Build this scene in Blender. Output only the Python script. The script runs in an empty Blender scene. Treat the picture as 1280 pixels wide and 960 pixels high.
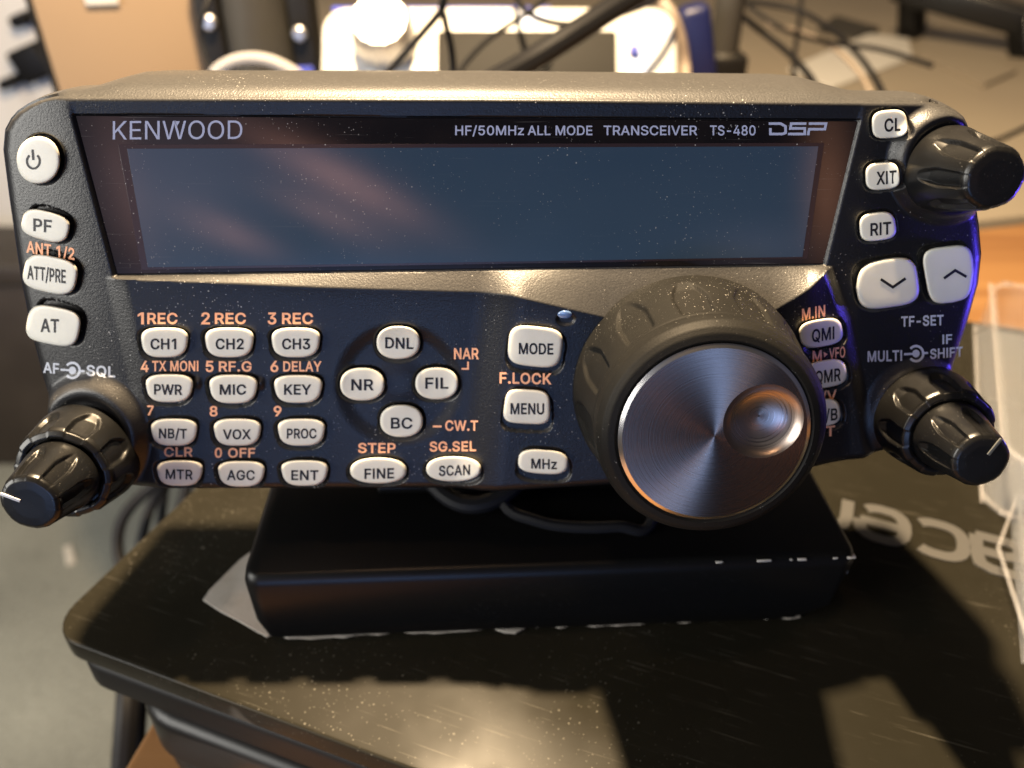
import bpy, bmesh, math, random
import numpy as np
from mathutils import Vector, Matrix
from mathutils.geometry import delaunay_2d_cdt
random.seed(7)
rng = np.random.default_rng(7)
S = bpy.context.scene
C = S.collection
R = math.radians

# ------------------------------------------------------------------ camera
FPX, CX, CY = 1000.0, 640.0, 480.0           # focal length / centre in photo pixels (1280 x 960)
CAM_H, PITCH = 160.0, R(34.0)                # millimetres above the laptop lid, degrees down
cam_d = bpy.data.cameras.new('camera')
cam_d.sensor_width = 36.0
cam_d.lens = 36.0 * FPX / 1280.0
cam_d.clip_start, cam_d.clip_end = 0.005, 50.0
cam_d.dof.use_dof = True
cam_d.dof.focus_distance = 0.142
cam_d.dof.aperture_fstop = 13.0
cam = bpy.data.objects.new('camera', cam_d)
cam.location = (0, 0, CAM_H / 1000)
cam.rotation_euler = (math.pi / 2 - PITCH, 0, 0)
C.objects.link(cam)
S.camera = cam

# ------------------------------------------------------------------ world: dim room
W = bpy.data.worlds.new('World')
S.world = W
W.use_nodes = True
wn, wl = W.node_tree.nodes, W.node_tree.links
wbg = wn['Background']
tc = wn.new('ShaderNodeTexCoord')
def blob(direction, power, col):
    d = Vector(direction).normalized()
    dot = wn.new('ShaderNodeVectorMath'); dot.operation = 'DOT_PRODUCT'
    wl.new(tc.outputs['Generated'], dot.inputs[0]); dot.inputs[1].default_value = d
    mx = wn.new('ShaderNodeMath'); mx.operation = 'MAXIMUM'; mx.inputs[1].default_value = 0
    wl.new(dot.outputs['Value'], mx.inputs[0])
    pw = wn.new('ShaderNodeMath'); pw.operation = 'POWER'; pw.inputs[1].default_value = power
    wl.new(mx.outputs[0], pw.inputs[0])
    sc = wn.new('ShaderNodeVectorMath'); sc.operation = 'SCALE'; sc.inputs[0].default_value = col
    wl.new(pw.outputs[0], sc.inputs['Scale'])
    return sc.outputs[0]
def vadd(a, b):
    n = wn.new('ShaderNodeVectorMath'); n.operation = 'ADD'
    wl.new(a, n.inputs[0])
    if hasattr(b, 'is_linked'): wl.new(b, n.inputs[1])
    else: n.inputs[1].default_value = b
    return n.outputs[0]
def mth(op, a, b=0.0, c=0.0):
    n = wn.new('ShaderNodeMath'); n.operation = op
    for k, x in enumerate((a, b, c)):
        if hasattr(x, 'is_linked'): wl.new(x, n.inputs[k])
        else: n.inputs[k].default_value = x
    return n.outputs[0]
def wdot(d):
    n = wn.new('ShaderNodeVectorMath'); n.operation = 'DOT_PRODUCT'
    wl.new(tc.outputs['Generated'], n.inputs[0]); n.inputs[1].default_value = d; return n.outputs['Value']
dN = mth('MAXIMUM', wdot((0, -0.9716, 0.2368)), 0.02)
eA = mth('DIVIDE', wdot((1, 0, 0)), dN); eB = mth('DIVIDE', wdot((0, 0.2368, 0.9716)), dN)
def patch(a0, b0, sa, sb, ang, col):                       # soft glow added to the world colour for the panel to mirror
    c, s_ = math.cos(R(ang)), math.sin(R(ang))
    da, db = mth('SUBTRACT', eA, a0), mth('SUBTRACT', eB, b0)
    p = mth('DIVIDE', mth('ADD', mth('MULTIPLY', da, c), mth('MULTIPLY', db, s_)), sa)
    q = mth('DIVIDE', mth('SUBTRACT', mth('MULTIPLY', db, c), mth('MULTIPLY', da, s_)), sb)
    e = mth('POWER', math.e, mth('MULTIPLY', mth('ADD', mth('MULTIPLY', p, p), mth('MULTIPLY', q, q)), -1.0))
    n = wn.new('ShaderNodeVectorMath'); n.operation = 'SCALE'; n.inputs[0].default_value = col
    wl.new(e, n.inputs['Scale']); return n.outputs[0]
WORLD_BASE = (0.026, 0.026, 0.030)
acc = vadd(blob((-0.75, -0.6, 0.25), 6, (0.12, 0.13, 0.17)), WORLD_BASE)
acc = vadd(acc, blob((0.7, -0.6, 0.1), 12, (0.05, 0.05, 0.09)))
acc = vadd(acc, blob((0.1, 0.3, 1.0), 3, (0.035, 0.030, 0.022)))
for pt in ((-0.42, -0.11, 0.13, 0.10, 0, (0.85, 0.66, 0.80)),          # skin-toned glows painted in for a hand's reflection on the display
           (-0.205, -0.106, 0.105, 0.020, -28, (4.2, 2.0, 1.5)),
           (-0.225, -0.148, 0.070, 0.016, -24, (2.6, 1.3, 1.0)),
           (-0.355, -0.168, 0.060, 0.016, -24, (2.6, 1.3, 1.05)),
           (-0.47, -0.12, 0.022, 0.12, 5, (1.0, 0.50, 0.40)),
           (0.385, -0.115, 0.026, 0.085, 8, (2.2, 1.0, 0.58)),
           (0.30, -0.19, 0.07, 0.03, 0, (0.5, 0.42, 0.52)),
           (-0.20, -0.345, 0.25, 0.075, 0, (4.0, 7.0, 14.5))):          # blue glow added low in front for the sheen on the housing
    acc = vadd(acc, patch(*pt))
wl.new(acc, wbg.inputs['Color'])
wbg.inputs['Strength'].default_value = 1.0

# ------------------------------------------------------------------ lights
def area(name, loc, target, size, energy, col):
    l = bpy.data.lights.new(name, 'AREA'); l.shape = 'RECTANGLE'
    l.size, l.size_y = size; l.energy = energy; l.color = col
    o = bpy.data.objects.new(name, l); C.objects.link(o)
    o.location = loc
    o.rotation_euler = (Vector(target) - Vector(loc)).to_track_quat('-Z', 'Y').to_euler()
    return o
def point(name, loc, rad, energy, col):
    l = bpy.data.lights.new(name, 'POINT'); l.shadow_soft_size = rad; l.energy = energy; l.color = col
    o = bpy.data.objects.new(name, l); C.objects.link(o); o.location = loc
    return o
point('desk_lamp_light', (-0.050, 0.258, 0.620), 0.014, 95.0, (1.0, 0.74, 0.45))          # warm lamp above and behind
area('window_light', (-1.15, -0.42, 0.36), (0, 0.15, 0.08), (0.7, 0.7), 23.0, (1.0, 0.97, 0.90))   # cool daylight from the room
area('ceiling_light', (-0.20, -0.22, 1.2), (0, 0.15, 0.05), (0.08, 0.08), 1.7, (1.0, 0.60, 0.32))
bl = area('blue_indicator_light', (0.185, 0.138, 0.075), (0.085, 0.150, 0.105), (0.012, 0.012), 0.022, (0.10, 0.06, 1.0))    # the blue glow on the right hand edges
bl.data.spread = R(75)
fl = area('floor_fill_light', (-1.3, 0.45, 1.0), (-0.80, 0.75, -0.9), (0.4, 0.4), 4.4, (1.0, 0.97, 0.86))  # unseen fill added to brighten the carpet at the left
fl.data.spread = R(80)

S.view_settings.view_transform = 'Standard'
S.view_settings.look = 'None'
S.view_settings.exposure = 0.0
S.view_settings.gamma = 1.0

# ------------------------------------------------------------------ helpers: mapping
D = 150.0                                    # camera to panel plane, mm
TH = R(20.3)
ct, st = math.cos(TH), math.sin(TH)
def proj(u, v, h=0.0):                       # panel millimetres -> photo pixels
    y = st * (D - h) + ct * v
    z = ct * (D - h) - st * v
    return CX + FPX * u / z, CY - FPX * y / z
def unproj(px, py, hf=None, n=7):            # photo pixels -> panel millimetres on the surface hf
    px = np.asarray(px, float); py = np.asarray(py, float)
    a = (px - CX) / FPX; b = (CY - py) / FPX
    dn = st * b + ct
    h = np.zeros_like(px)
    for i in range(n):
        t = (D - h) / dn
        u = a * t; v = (b * ct - st) * t
        if hf is None: break
        h = hf(u, v) + np.zeros_like(px)
    return u, v, h
def at(px, py, fwd):                         # photo pixel -> world point at that forward distance (metres)
    a = (px - CX) / FPX; b = (CY - py) / FPX
    f = math.cos(PITCH) + b * math.sin(PITCH)
    z = -math.sin(PITCH) + b * math.cos(PITCH)
    k = fwd / f
    return Vector((a * k, fwd, CAM_H / 1000 + z * k))
def onz(px, py, zz):                         # photo pixel -> world point on the horizontal plane z = zz (metres)
    a = (px - CX) / FPX; b = (CY - py) / FPX
    f = math.cos(PITCH) + b * math.sin(PITCH)
    z = -math.sin(PITCH) + b * math.cos(PITCH)
    k = (zz - CAM_H / 1000) / z
    return Vector((a * k, f * k, zz))

def sstep(e0, e1, x):
    t = np.clip((np.asarray(x, float) - e0) / (e1 - e0), 0, 1)
    return t * t * (3 - 2 * t)

# ------------------------------------------------------------------ helpers: materials
def mat(name, col, rough=0.5, metal=0.0, spec=0.5, var=0.0, var_scale=40, var_col=None, bump=0.0, bump_scale=1500,
        dust=0.0, dust_scale=600, dust_col=(0.62, 0.60, 0.56), rough_var=0.0, coat=0.0, aniso=0.0, transmission=0.0,
        sub=0.0, scratch=0.0, lit_top_dust=0.0, rings=0.0, alpha=1.0, ior=1.45):
    m = bpy.data.materials.new(name); m.use_nodes = True
    N, L = m.node_tree.nodes, m.node_tree.links
    b = N['Principled BSDF']
    b.inputs['Base Color'].default_value = (*col, 1)
    b.inputs['Roughness'].default_value = rough
    b.inputs['Metallic'].default_value = metal
    b.inputs['Specular IOR Level'].default_value = spec
    b.inputs['Coat Weight'].default_value = coat
    b.inputs['Coat Roughness'].default_value = 0.08
    b.inputs['IOR'].default_value = ior
    b.inputs['Transmission Weight'].default_value = transmission
    b.inputs['Alpha'].default_value = alpha
    if sub:
        b.inputs['Subsurface Weight'].default_value = sub
        b.inputs['Subsurface Radius'].default_value = (1.0, 0.9, 0.7)
        b.inputs['Subsurface Scale'].default_value = 0.0008
    t = N.new('ShaderNodeTexCoord')
    def noise(scale, detail=4, rough_=0.55):
        n = N.new('ShaderNodeTexNoise'); n.inputs['Scale'].default_value = scale
        n.inputs['Detail'].default_value = detail; n.inputs['Roughness'].default_value = rough_
        L.new(t.outputs['Object'], n.inputs['Vector']); return n
    def ramp(src, lo, hi, a=0.0, c=1.0):
        r = N.new('ShaderNodeMapRange'); r.inputs['From Min'].default_value = lo; r.inputs['From Max'].default_value = hi
        r.inputs['To Min'].default_value = a; r.inputs['To Max'].default_value = c
        L.new(src, r.inputs['Value']); return r.outputs['Result']
    colsock = None
    def mix(fac, c2):
        nonlocal colsock
        mx = N.new('ShaderNodeMix'); mx.data_type = 'RGBA'
        L.new(fac, mx.inputs['Factor'])
        if colsock is None: mx.inputs['A'].default_value = (*col, 1)
        else: L.new(colsock, mx.inputs['A'])
        mx.inputs['B'].default_value = (*c2, 1)
        colsock = mx.outputs['Result']
    if var:
        n = noise(var_scale)
        mix(ramp(n.outputs['Fac'], 0.42, 0.68, 0, var), var_col or tuple(min(1, c * 2.2 + 0.01) for c in col))
    if scratch:
        # short hairline scratches: a stretched noise, thresholded, in two directions
        for ang, sc in ((0.6, (60, 2400, 60)), (-0.9, (34, 2000, 34)), (1.9, (50, 2600, 50))):
            mp = N.new('ShaderNodeMapping'); mp.inputs['Rotation'].default_value = (0, 0, ang)
            mp.inputs['Scale'].default_value = sc
            L.new(t.outputs['Object'], mp.inputs['Vector'])
            n = N.new('ShaderNodeTexNoise'); n.inputs['Scale'].default_value = 1.0; n.inputs['Detail'].default_value = 2
            L.new(mp.outputs[0], n.inputs['Vector'])
            mix(ramp(n.outputs['Fac'], 0.70, 0.76, 0, scratch), dust_col)
    if dust:
        cl = noise(dust_scale * 0.075, 3); cls = ramp(cl.outputs['Fac'], 0.38, 0.66, 0.25, 1.35)
        for sc, th in ((dust_scale, 0.085), (dust_scale * 2.3, 0.16), (dust_scale * 4.0, 0.20), (dust_scale * 0.55, 0.035)):
            v = N.new('ShaderNodeTexVoronoi'); v.inputs['Scale'].default_value = sc
            L.new(t.outputs['Object'], v.inputs['Vector'])
            sep = N.new('ShaderNodeSeparateColor'); L.new(v.outputs['Color'], sep.inputs[0])
            p = N.new('ShaderNodeMath'); p.operation = 'POWER'; p.inputs[1].default_value = 2.5
            L.new(sep.outputs[0], p.inputs[0])
            k = N.new('ShaderNodeMath'); k.operation = 'MULTIPLY'; k.inputs[1].default_value = th
            L.new(p.outputs[0], k.inputs[0])
            k2 = N.new('ShaderNodeMath'); k2.operation = 'MULTIPLY'; L.new(k.outputs[0], k2.inputs[0]); L.new(cls, k2.inputs[1])
            lt = N.new('ShaderNodeMath'); lt.operation = 'LESS_THAN'
            L.new(v.outputs['Distance'], lt.inputs[0]); L.new(k2.outputs[0], lt.inputs[1])
            sc2 = N.new('ShaderNodeMath'); sc2.operation = 'MULTIPLY'; sc2.inputs[1].default_value = dust
            L.new(lt.outputs[0], sc2.inputs[0])
            mix(sc2.outputs[0], dust_col)
    if lit_top_dust:                                             # settled dust plus lamplight painted into the colour of upward faces
        g = N.new('ShaderNodeNewGeometry'); sx = N.new('ShaderNodeSeparateXYZ'); L.new(g.outputs['Normal'], sx.inputs[0])
        n = noise(2600, 3, 0.6); k = N.new('ShaderNodeMath'); k.operation = 'MULTIPLY'
        L.new(ramp(sx.outputs[2], 0.34, 0.72, 0, lit_top_dust), k.inputs[0]); L.new(ramp(n.outputs['Fac'], 0.3, 0.7, 0.6, 1.0), k.inputs[1])
        mix(k.outputs[0], dust_col)
    if colsock is not None: L.new(colsock, b.inputs['Base Color'])
    if rings:                                              # fine concentric turning marks
        sx = N.new('ShaderNodeSeparateXYZ'); L.new(t.outputs['Object'], sx.inputs[0])
        cxy = N.new('ShaderNodeCombineXYZ'); L.new(sx.outputs[0], cxy.inputs[0]); L.new(sx.outputs[1], cxy.inputs[1])
        ln_ = N.new('ShaderNodeVectorMath'); ln_.operation = 'LENGTH'; L.new(cxy.outputs[0], ln_.inputs[0])
        n1 = N.new('ShaderNodeTexNoise'); n1.noise_dimensions = '1D'; n1.inputs['Scale'].default_value = rings; n1.inputs['Detail'].default_value = 3
        L.new(ln_.outputs['Value'], n1.inputs['W'])
        mix(ramp(n1.outputs['Fac'], 0.35, 0.65, 0, 0.4), tuple(c * 0.7 for c in col)); L.new(colsock, b.inputs['Base Color'])
        L.new(ramp(n1.outputs['Fac'], 0.3, 0.7, rough - 0.05, rough + 0.07), b.inputs['Roughness'])
    if rough_var:
        n = noise(var_scale * 0.7)
        L.new(ramp(n.outputs['Fac'], 0.35, 0.7, max(0.02, rough - rough_var), min(1, rough + rough_var)), b.inputs['Roughness'])
    if bump:
        n = noise(bump_scale, 3)
        bp = N.new('ShaderNodeBump'); bp.inputs['Strength'].default_value = bump; bp.inputs['Distance'].default_value = 0.0002
        L.new(n.outputs['Fac'], bp.inputs['Height']); L.new(bp.outputs[0], b.inputs['Normal'])
    if aniso:
        b.inputs['Anisotropic'].default_value = aniso
        tg = N.new('ShaderNodeTangent'); tg.direction_type = 'RADIAL'; tg.axis = 'Z'
        L.new(tg.outputs[0], b.inputs['Tangent'])
    return m

M = {}
M['housing'] = mat('black textured plastic', (0.0045, 0.0045, 0.0055), 0.37, spec=0.42, bump=0.32, bump_scale=2600, dust=0.42,
                   dust_scale=520, var=0.25, var_scale=60, var_col=(0.010, 0.010, 0.011), lit_top_dust=0.075)
M['knob'] = mat('black glossy plastic', (0.005, 0.005, 0.005), 0.36, spec=0.42, dust=0.2, dust_scale=700, rough_var=0.08, var_scale=120)
M['rubber'] = mat('black rubber', (0.006, 0.0058, 0.0052), 0.55, spec=0.13, bump=0.25, bump_scale=3000, dust=0.3, dust_scale=560,
                  var=0.5, var_scale=70, var_col=(0.012, 0.0115, 0.010), lit_top_dust=0.004)
M['button'] = mat('off white translucent plastic', (0.66, 0.64, 0.55), 0.42, spec=0.4, sub=0.25, var=0.25, var_scale=200,
                  var_col=(0.52, 0.51, 0.46), dust=0.35, dust_scale=900, dust_col=(0.30, 0.28, 0.25))
M['button_ink'] = mat('dark button ink', (0.012, 0.012, 0.014), 0.5, spec=0.3)
M['orange_ink'] = mat('orange ink', (0.90, 0.44, 0.25), 0.55, spec=0.2, var=0.3, var_scale=900, var_col=(0.76, 0.36, 0.20))
M['white_ink'] = mat('pale grey ink', (0.52, 0.54, 0.58), 0.5, spec=0.3)
M['lilac_ink'] = mat('lilac grey ink', (0.34, 0.37, 0.52), 0.5, spec=0.3)
M['window'] = mat('black display window', (0.006, 0.005, 0.006), 0.06, spec=0.6, dust=0.3, dust_scale=520, scratch=0.06, var=0.6, var_scale=55,
                  var_col=(0.012, 0.009, 0.009), rough_var=0.03)
M['lcd'] = mat('unlit blue grey display', (0.028, 0.051, 0.084), 0.09, spec=0.55, dust=0.32, dust_scale=520, scratch=0.02, var=0.55, var_scale=34,
               var_col=(0.034, 0.056, 0.088), rough_var=0.04)
M['lcd_edge'] = mat('dark display border', (0.026, 0.016, 0.018), 0.18, spec=0.5, dust=0.6, dust_scale=430)
M['brushed'] = mat('circular brushed aluminium', (0.29, 0.215, 0.175), 0.24, metal=1.0, aniso=0.95, dust=0.5, dust_scale=800, rings=6500)
M['dimple'] = mat('turned aluminium dimple', (0.40, 0.33, 0.29), 0.30, metal=1.0, aniso=0.55, rings=3200)
M['chamfer'] = mat('turned aluminium edge', (0.78, 0.76, 0.75), 0.20, metal=1.0)
M['led'] = mat('blue grey lens', (0.10, 0.17, 0.34), 0.12, spec=0.7, coat=0.6)
M['stand'] = mat('black painted steel', (0.004, 0.004, 0.004), 0.34, spec=0.25, dust=0.02, dust_scale=420)
M['chip'] = mat('bare metal chip', (0.55, 0.52, 0.48), 0.5)
M['lid'] = mat('dusty glossy black lid', (0.0125, 0.0114, 0.0080), 0.27, spec=0.075, dust=0.3, dust_scale=330, var=0.65, var_scale=26,
               var_col=(0.018, 0.0165, 0.012), rough_var=0.16, scratch=0.16, dust_col=(0.30, 0.28, 0.23))
M['laptop_dark'] = mat('matt black plastic', (0.006, 0.0055, 0.005), 0.5, spec=0.2, bump=0.1, bump_scale=1500)
M['rubber_edge'] = mat('brown black trim', (0.030, 0.022, 0.017), 0.4)
M['logo'] = mat('satin metal lettering', (0.125, 0.123, 0.118), 0.4, metal=0.6)
M['case'] = mat('black plastic case', (0.006, 0.0058, 0.0055), 0.36, spec=0.3)
M['paper'] = mat('crumpled paper', (0.46, 0.43, 0.39), 0.8, var=0.5, var_scale=140, var_col=(0.32, 0.28, 0.23), bump=0.6, bump_scale=300)
M['white'] = mat('white enamel', (0.50, 0.49, 0.46), 0.35)
M['blue'] = mat('blue plastic', (0.035, 0.05, 0.32), 0.4)
M['pale_blue'] = mat('pale blue stripe', (0.36, 0.44, 0.66), 0.4)
M['navy'] = mat('navy blue plastic', (0.006, 0.009, 0.05), 0.42)
M['dark_glass'] = mat('dark grey screen', (0.013, 0.012, 0.010), 0.6, spec=0.15)
M['steel'] = mat('steel', (0.45, 0.44, 0.43), 0.42, metal=1.0)
M['cardboard'] = mat('tan board', (0.20, 0.14, 0.085), 0.75, var=0.3, var_scale=14, var_col=(0.18, 0.122, 0.072), bump=0.1, bump_scale=400)
M['dark_grey'] = mat('dark grey metal', (0.030, 0.028, 0.024), 0.6, spec=0.3)
M['cable'] = mat('black cable', (0.006, 0.006, 0.007), 0.55, spec=0.2)
M['grey_cable'] = mat('pale grey cable', (0.30, 0.29, 0.285), 0.4)
M['brown_cable'] = mat('beige cord', (0.26, 0.21, 0.165), 0.6)
M['plastic'] = mat('cloudy clear plastic', (0.80, 0.84, 0.90), 0.22, spec=0.5, transmission=0.75, var=0.5, var_scale=18, var_col=(0.92, 0.90, 0.88), alpha=0.28, ior=1.2)
M['plastic_rim'] = mat('thick clear plastic rim', (0.70, 0.69, 0.70), 0.3, spec=0.5, transmission=0.5, alpha=0.2, ior=1.3)
M['desk'] = mat('pale desk laminate', (0.22, 0.19, 0.145), 0.5, var=0.4, var_scale=9, var_col=(0.19, 0.16, 0.125))
M['wall'] = mat('dull beige wall', (0.20, 0.175, 0.14), 0.8, var=0.3, var_scale=3, var_col=(0.17, 0.145, 0.115))
M['brown'] = mat('dark brown wood', (0.030, 0.023, 0.018), 0.55, var=0.4, var_scale=6)
M['cream'] = mat('off white board', (0.60, 0.58, 0.54), 0.6, var=0.2, var_scale=6)

def wood():
    m = bpy.data.materials.new('orange pine wood'); m.use_nodes = True
    N, L = m.node_tree.nodes, m.node_tree.links; b = N['Principled BSDF']
    t = N.new('ShaderNodeTexCoord'); mp = N.new('ShaderNodeMapping'); mp.inputs['Scale'].default_value = (2, 26, 26)
    L.new(t.outputs['Object'], mp.inputs[0])
    n = N.new('ShaderNodeTexNoise'); n.inputs['Scale'].default_value = 1.6; n.inputs['Detail'].default_value = 6
    n.inputs['Distortion'].default_value = 0.5
    L.new(mp.outputs[0], n.inputs[0])
    cr = N.new('ShaderNodeValToRGB'); cr.color_ramp.elements[0].color = (0.17, 0.075, 0.026, 1); cr.color_ramp.elements[1].color = (0.31, 0.165, 0.062, 1)
    cr.color_ramp.elements[0].position = 0.3; cr.color_ramp.elements[1].position = 0.7
    L.new(n.outputs['Fac'], cr.inputs[0]); L.new(cr.outputs[0], b.inputs['Base Color'])
    b.inputs['Roughness'].default_value = 0.38
    return m
M['wood'] = wood()
def carpet():
    m = bpy.data.materials.new('grey green carpet'); m.use_nodes = True
    N, L = m.node_tree.nodes, m.node_tree.links; b = N['Principled BSDF']
    t = N.new('ShaderNodeTexCoord')
    n = N.new('ShaderNodeTexNoise'); n.inputs['Scale'].default_value = 130; n.inputs['Detail'].default_value = 5
    n2 = N.new('ShaderNodeTexNoise'); n2.inputs['Scale'].default_value = 4; n2.inputs['Detail'].default_value = 4
    L.new(t.outputs['Object'], n.inputs[0]); L.new(t.outputs['Object'], n2.inputs[0])
    mx = N.new('ShaderNodeMath'); mx.operation = 'MULTIPLY_ADD'; mx.inputs[1].default_value = 0.5
    L.new(n.outputs['Fac'], mx.inputs[0])
    ml = N.new('ShaderNodeMath'); ml.operation = 'MULTIPLY'; ml.inputs[1].default_value = 0.6
    L.new(n2.outputs['Fac'], ml.inputs[0]); L.new(ml.outputs[0], mx.inputs[2])
    cr = N.new('ShaderNodeValToRGB'); cr.color_ramp.elements[0].color = (0.105, 0.107, 0.095, 1); cr.color_ramp.elements[1].color = (0.26, 0.265, 0.235, 1)
    cr.color_ramp.elements[0].position = 0.3; cr.color_ramp.elements[1].position = 0.75
    L.new(mx.outputs[0], cr.inputs[0]); L.new(cr.outputs[0], b.inputs['Base Color'])
    b.inputs['Roughness'].default_value = 0.95
    bp = N.new('ShaderNodeBump'); bp.inputs['Distance'].default_value = 0.01; bp.inputs['Strength'].default_value = 0.6
    L.new(n.outputs['Fac'], bp.inputs['Height']); L.new(bp.outputs[0], b.inputs['Normal'])
    return m
M['carpet'] = carpet()

# ------------------------------------------------------------------ helpers: objects and meshes
def tag(o, label, cat, group=None, kind=None):
    o['label'] = label; o['category'] = cat
    if group: o['group'] = group
    if kind: o['kind'] = kind
    return o
def empty(name, loc=(0, 0, 0), rot=None):
    o = bpy.data.objects.new(name, None); o.empty_display_size = 0.01
    C.objects.link(o); o.location = loc
    if rot is not None: o.rotation_euler = rot
    return o
def link(name, verts, faces, m, parent=None, angle=35, smooth=True):
    me = bpy.data.meshes.new(name)
    me.from_pydata([tuple(map(float, v)) for v in verts], [], [tuple(int(i) for i in f) for f in faces])
    bm = bmesh.new(); bm.from_mesh(me)
    bmesh.ops.recalc_face_normals(bm, faces=bm.faces)
    bm.to_mesh(me); bm.free()
    if smooth:
        me.shade_smooth(); me.set_sharp_from_angle(angle=R(angle))
    me.materials.append(m); me.update()
    o = bpy.data.objects.new(name, me); C.objects.link(o)
    if parent: o.parent = parent
    return o
class MB:
    def __init__(s): s.v = []; s.f = []
    def add(s, v, f):
        k = len(s.v); s.v += [tuple(p) for p in v]; s.f += [tuple(i + k for i in q) for q in f]
    def box(s, c, size, rot=None, bev=0.0):
        bm = bmesh.new(); bmesh.ops.create_cube(bm, size=1)
        for v in bm.verts: v.co = Vector((v.co.x * size[0], v.co.y * size[1], v.co.z * size[2]))
        if bev: bmesh.ops.bevel(bm, geom=bm.edges[:], offset=bev, segments=3, affect='EDGES', profile=0.5)
        mt = (rot if rot is not None else Matrix.Identity(3))
        bm.verts.index_update()
        s.add([mt @ v.co + Vector(c) for v in bm.verts], [[v.index for v in f.verts] for f in bm.faces]); bm.free()
    def lathe(s, prof, n=48, rf=None, rot=None, loc=(0, 0, 0), caps=True):
        v = []; f = []
        for k, (r, z) in enumerate(prof):
            for i in range(n):
                a = 2 * math.pi * i / n
                rr = r if rf is None else rf(a, r, z)
                v.append(Vector((rr * math.cos(a), rr * math.sin(a), z)))
        for k in range(len(prof) - 1):
            for i in range(n):
                j = (i + 1) % n
                f.append((k * n + i, k * n + j, (k + 1) * n + j, (k + 1) * n + i))
        if caps:
            f.append(tuple(range(n - 1, -1, -1))); f.append(tuple(range((len(prof) - 1) * n, len(prof) * n)))
        mt = rot if rot is not None else Matrix.Identity(3)
        s.add([mt @ p + Vector(loc) for p in v], f)
    def tube(s, pts, r, n=10, sub=8):
        P = [Vector(p) for p in pts]
        if len(P) > 2:
            Q = [P[0] * 2 - P[1]] + P + [P[-1] * 2 - P[-2]]
            out = []
            for i in range(1, len(Q) - 2):
                for k in range(sub):
                    t = k / sub
                    a, b, c, d = Q[i - 1], Q[i], Q[i + 1], Q[i + 2]
                    out.append(0.5 * ((2 * b) + (c - a) * t + (2 * a - 5 * b + 4 * c - d) * t * t + (3 * b - a - 3 * c + d) * t ** 3))
            P = out + [P[-1]]
        v = []; f = []; nrm = None
        for i, p in enumerate(P):
            tn = (P[min(i + 1, len(P) - 1)] - P[max(i - 1, 0)]).normalized()
            if nrm is None: nrm = tn.orthogonal().normalized()
            nrm = (nrm - tn * nrm.dot(tn)).normalized(); bn = tn.cross(nrm)
            for k in range(n):
                a = 2 * math.pi * k / n
                v.append(p + (nrm * math.cos(a) + bn * math.sin(a)) * r)
        for i in range(len(P) - 1):
            for k in range(n):
                j = (k + 1) % n
                f.append((i * n + k, i * n + j, (i + 1) * n + j, (i + 1) * n + k))
        f.append(tuple(range(n - 1, -1, -1))); f.append(tuple(range((len(P) - 1) * n, len(P) * n)))
        s.add(v, f)
    def prism(s, poly, z0, z1, bev=0.0, seg=3):           # plan polygon, vertical prism, rounded top edge
        n = len(poly)
        cx = sum(p[0] for p in poly) / n; cy = sum(p[1] for p in poly) / n
        rings = [(0, z0)]
        if bev:
            for k in range(seg + 1):
                a = math.pi / 2 * k / seg
                rings.append((bev * (1 - math.cos(a)), z1 - bev + bev * math.sin(a)))
        else: rings.append((0, z1))
        v = []; f = []
        for ins, z in rings:
            for i in range(n):
                p0, p1, p2 = poly[i - 1], poly[i], poly[(i + 1) % n]
                e1 = Vector((p1[0] - p0[0], p1[1] - p0[1])).normalized(); e2 = Vector((p2[0] - p1[0], p2[1] - p1[1])).normalized()
                nn = Vector((-(e1.y + e2.y), e1.x + e2.x)); nn = nn / max(1e-6, nn.length)
                k = ins / max(0.4, nn.dot(Vector((-e1.y, e1.x))))
                v.append((p1[0] + nn.x * k, p1[1] + nn.y * k, z))
        for r in range(len(rings) - 1):
            for i in range(n):
                j = (i + 1) % n
                f.append((r * n + i, r * n + j, (r + 1) * n + j, (r + 1) * n + i))
        f.append(tuple(range(n - 1, -1, -1))); f.append(tuple(range((len(rings) - 1) * n, len(rings) * n)))
        s.add(v, f)
    def build(s, name, m, parent=None, angle=35): return link(name, s.v, s.f, m, parent, angle)
def rrect(x0, y0, x1, y1, r, seg=7):                      # counter-clockwise rounded rectangle
    out = []
    for cx, cy, a0 in ((x1 - r, y0 + r, -90), (x1 - r, y1 - r, 0), (x0 + r, y1 - r, 90), (x0 + r, y0 + r, 180)):
        for k in range(seg + 1):
            a = R(a0 + 90 * k / seg); out.append((cx + r * math.cos(a), cy + r * math.sin(a)))
    return out
def rot2(poly, ang, org):
    c, s_ = math.cos(ang), math.sin(ang)
    return [(org[0] + x * c - y * s_, org[1] + x * s_ + y * c) for x, y in poly]

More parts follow.
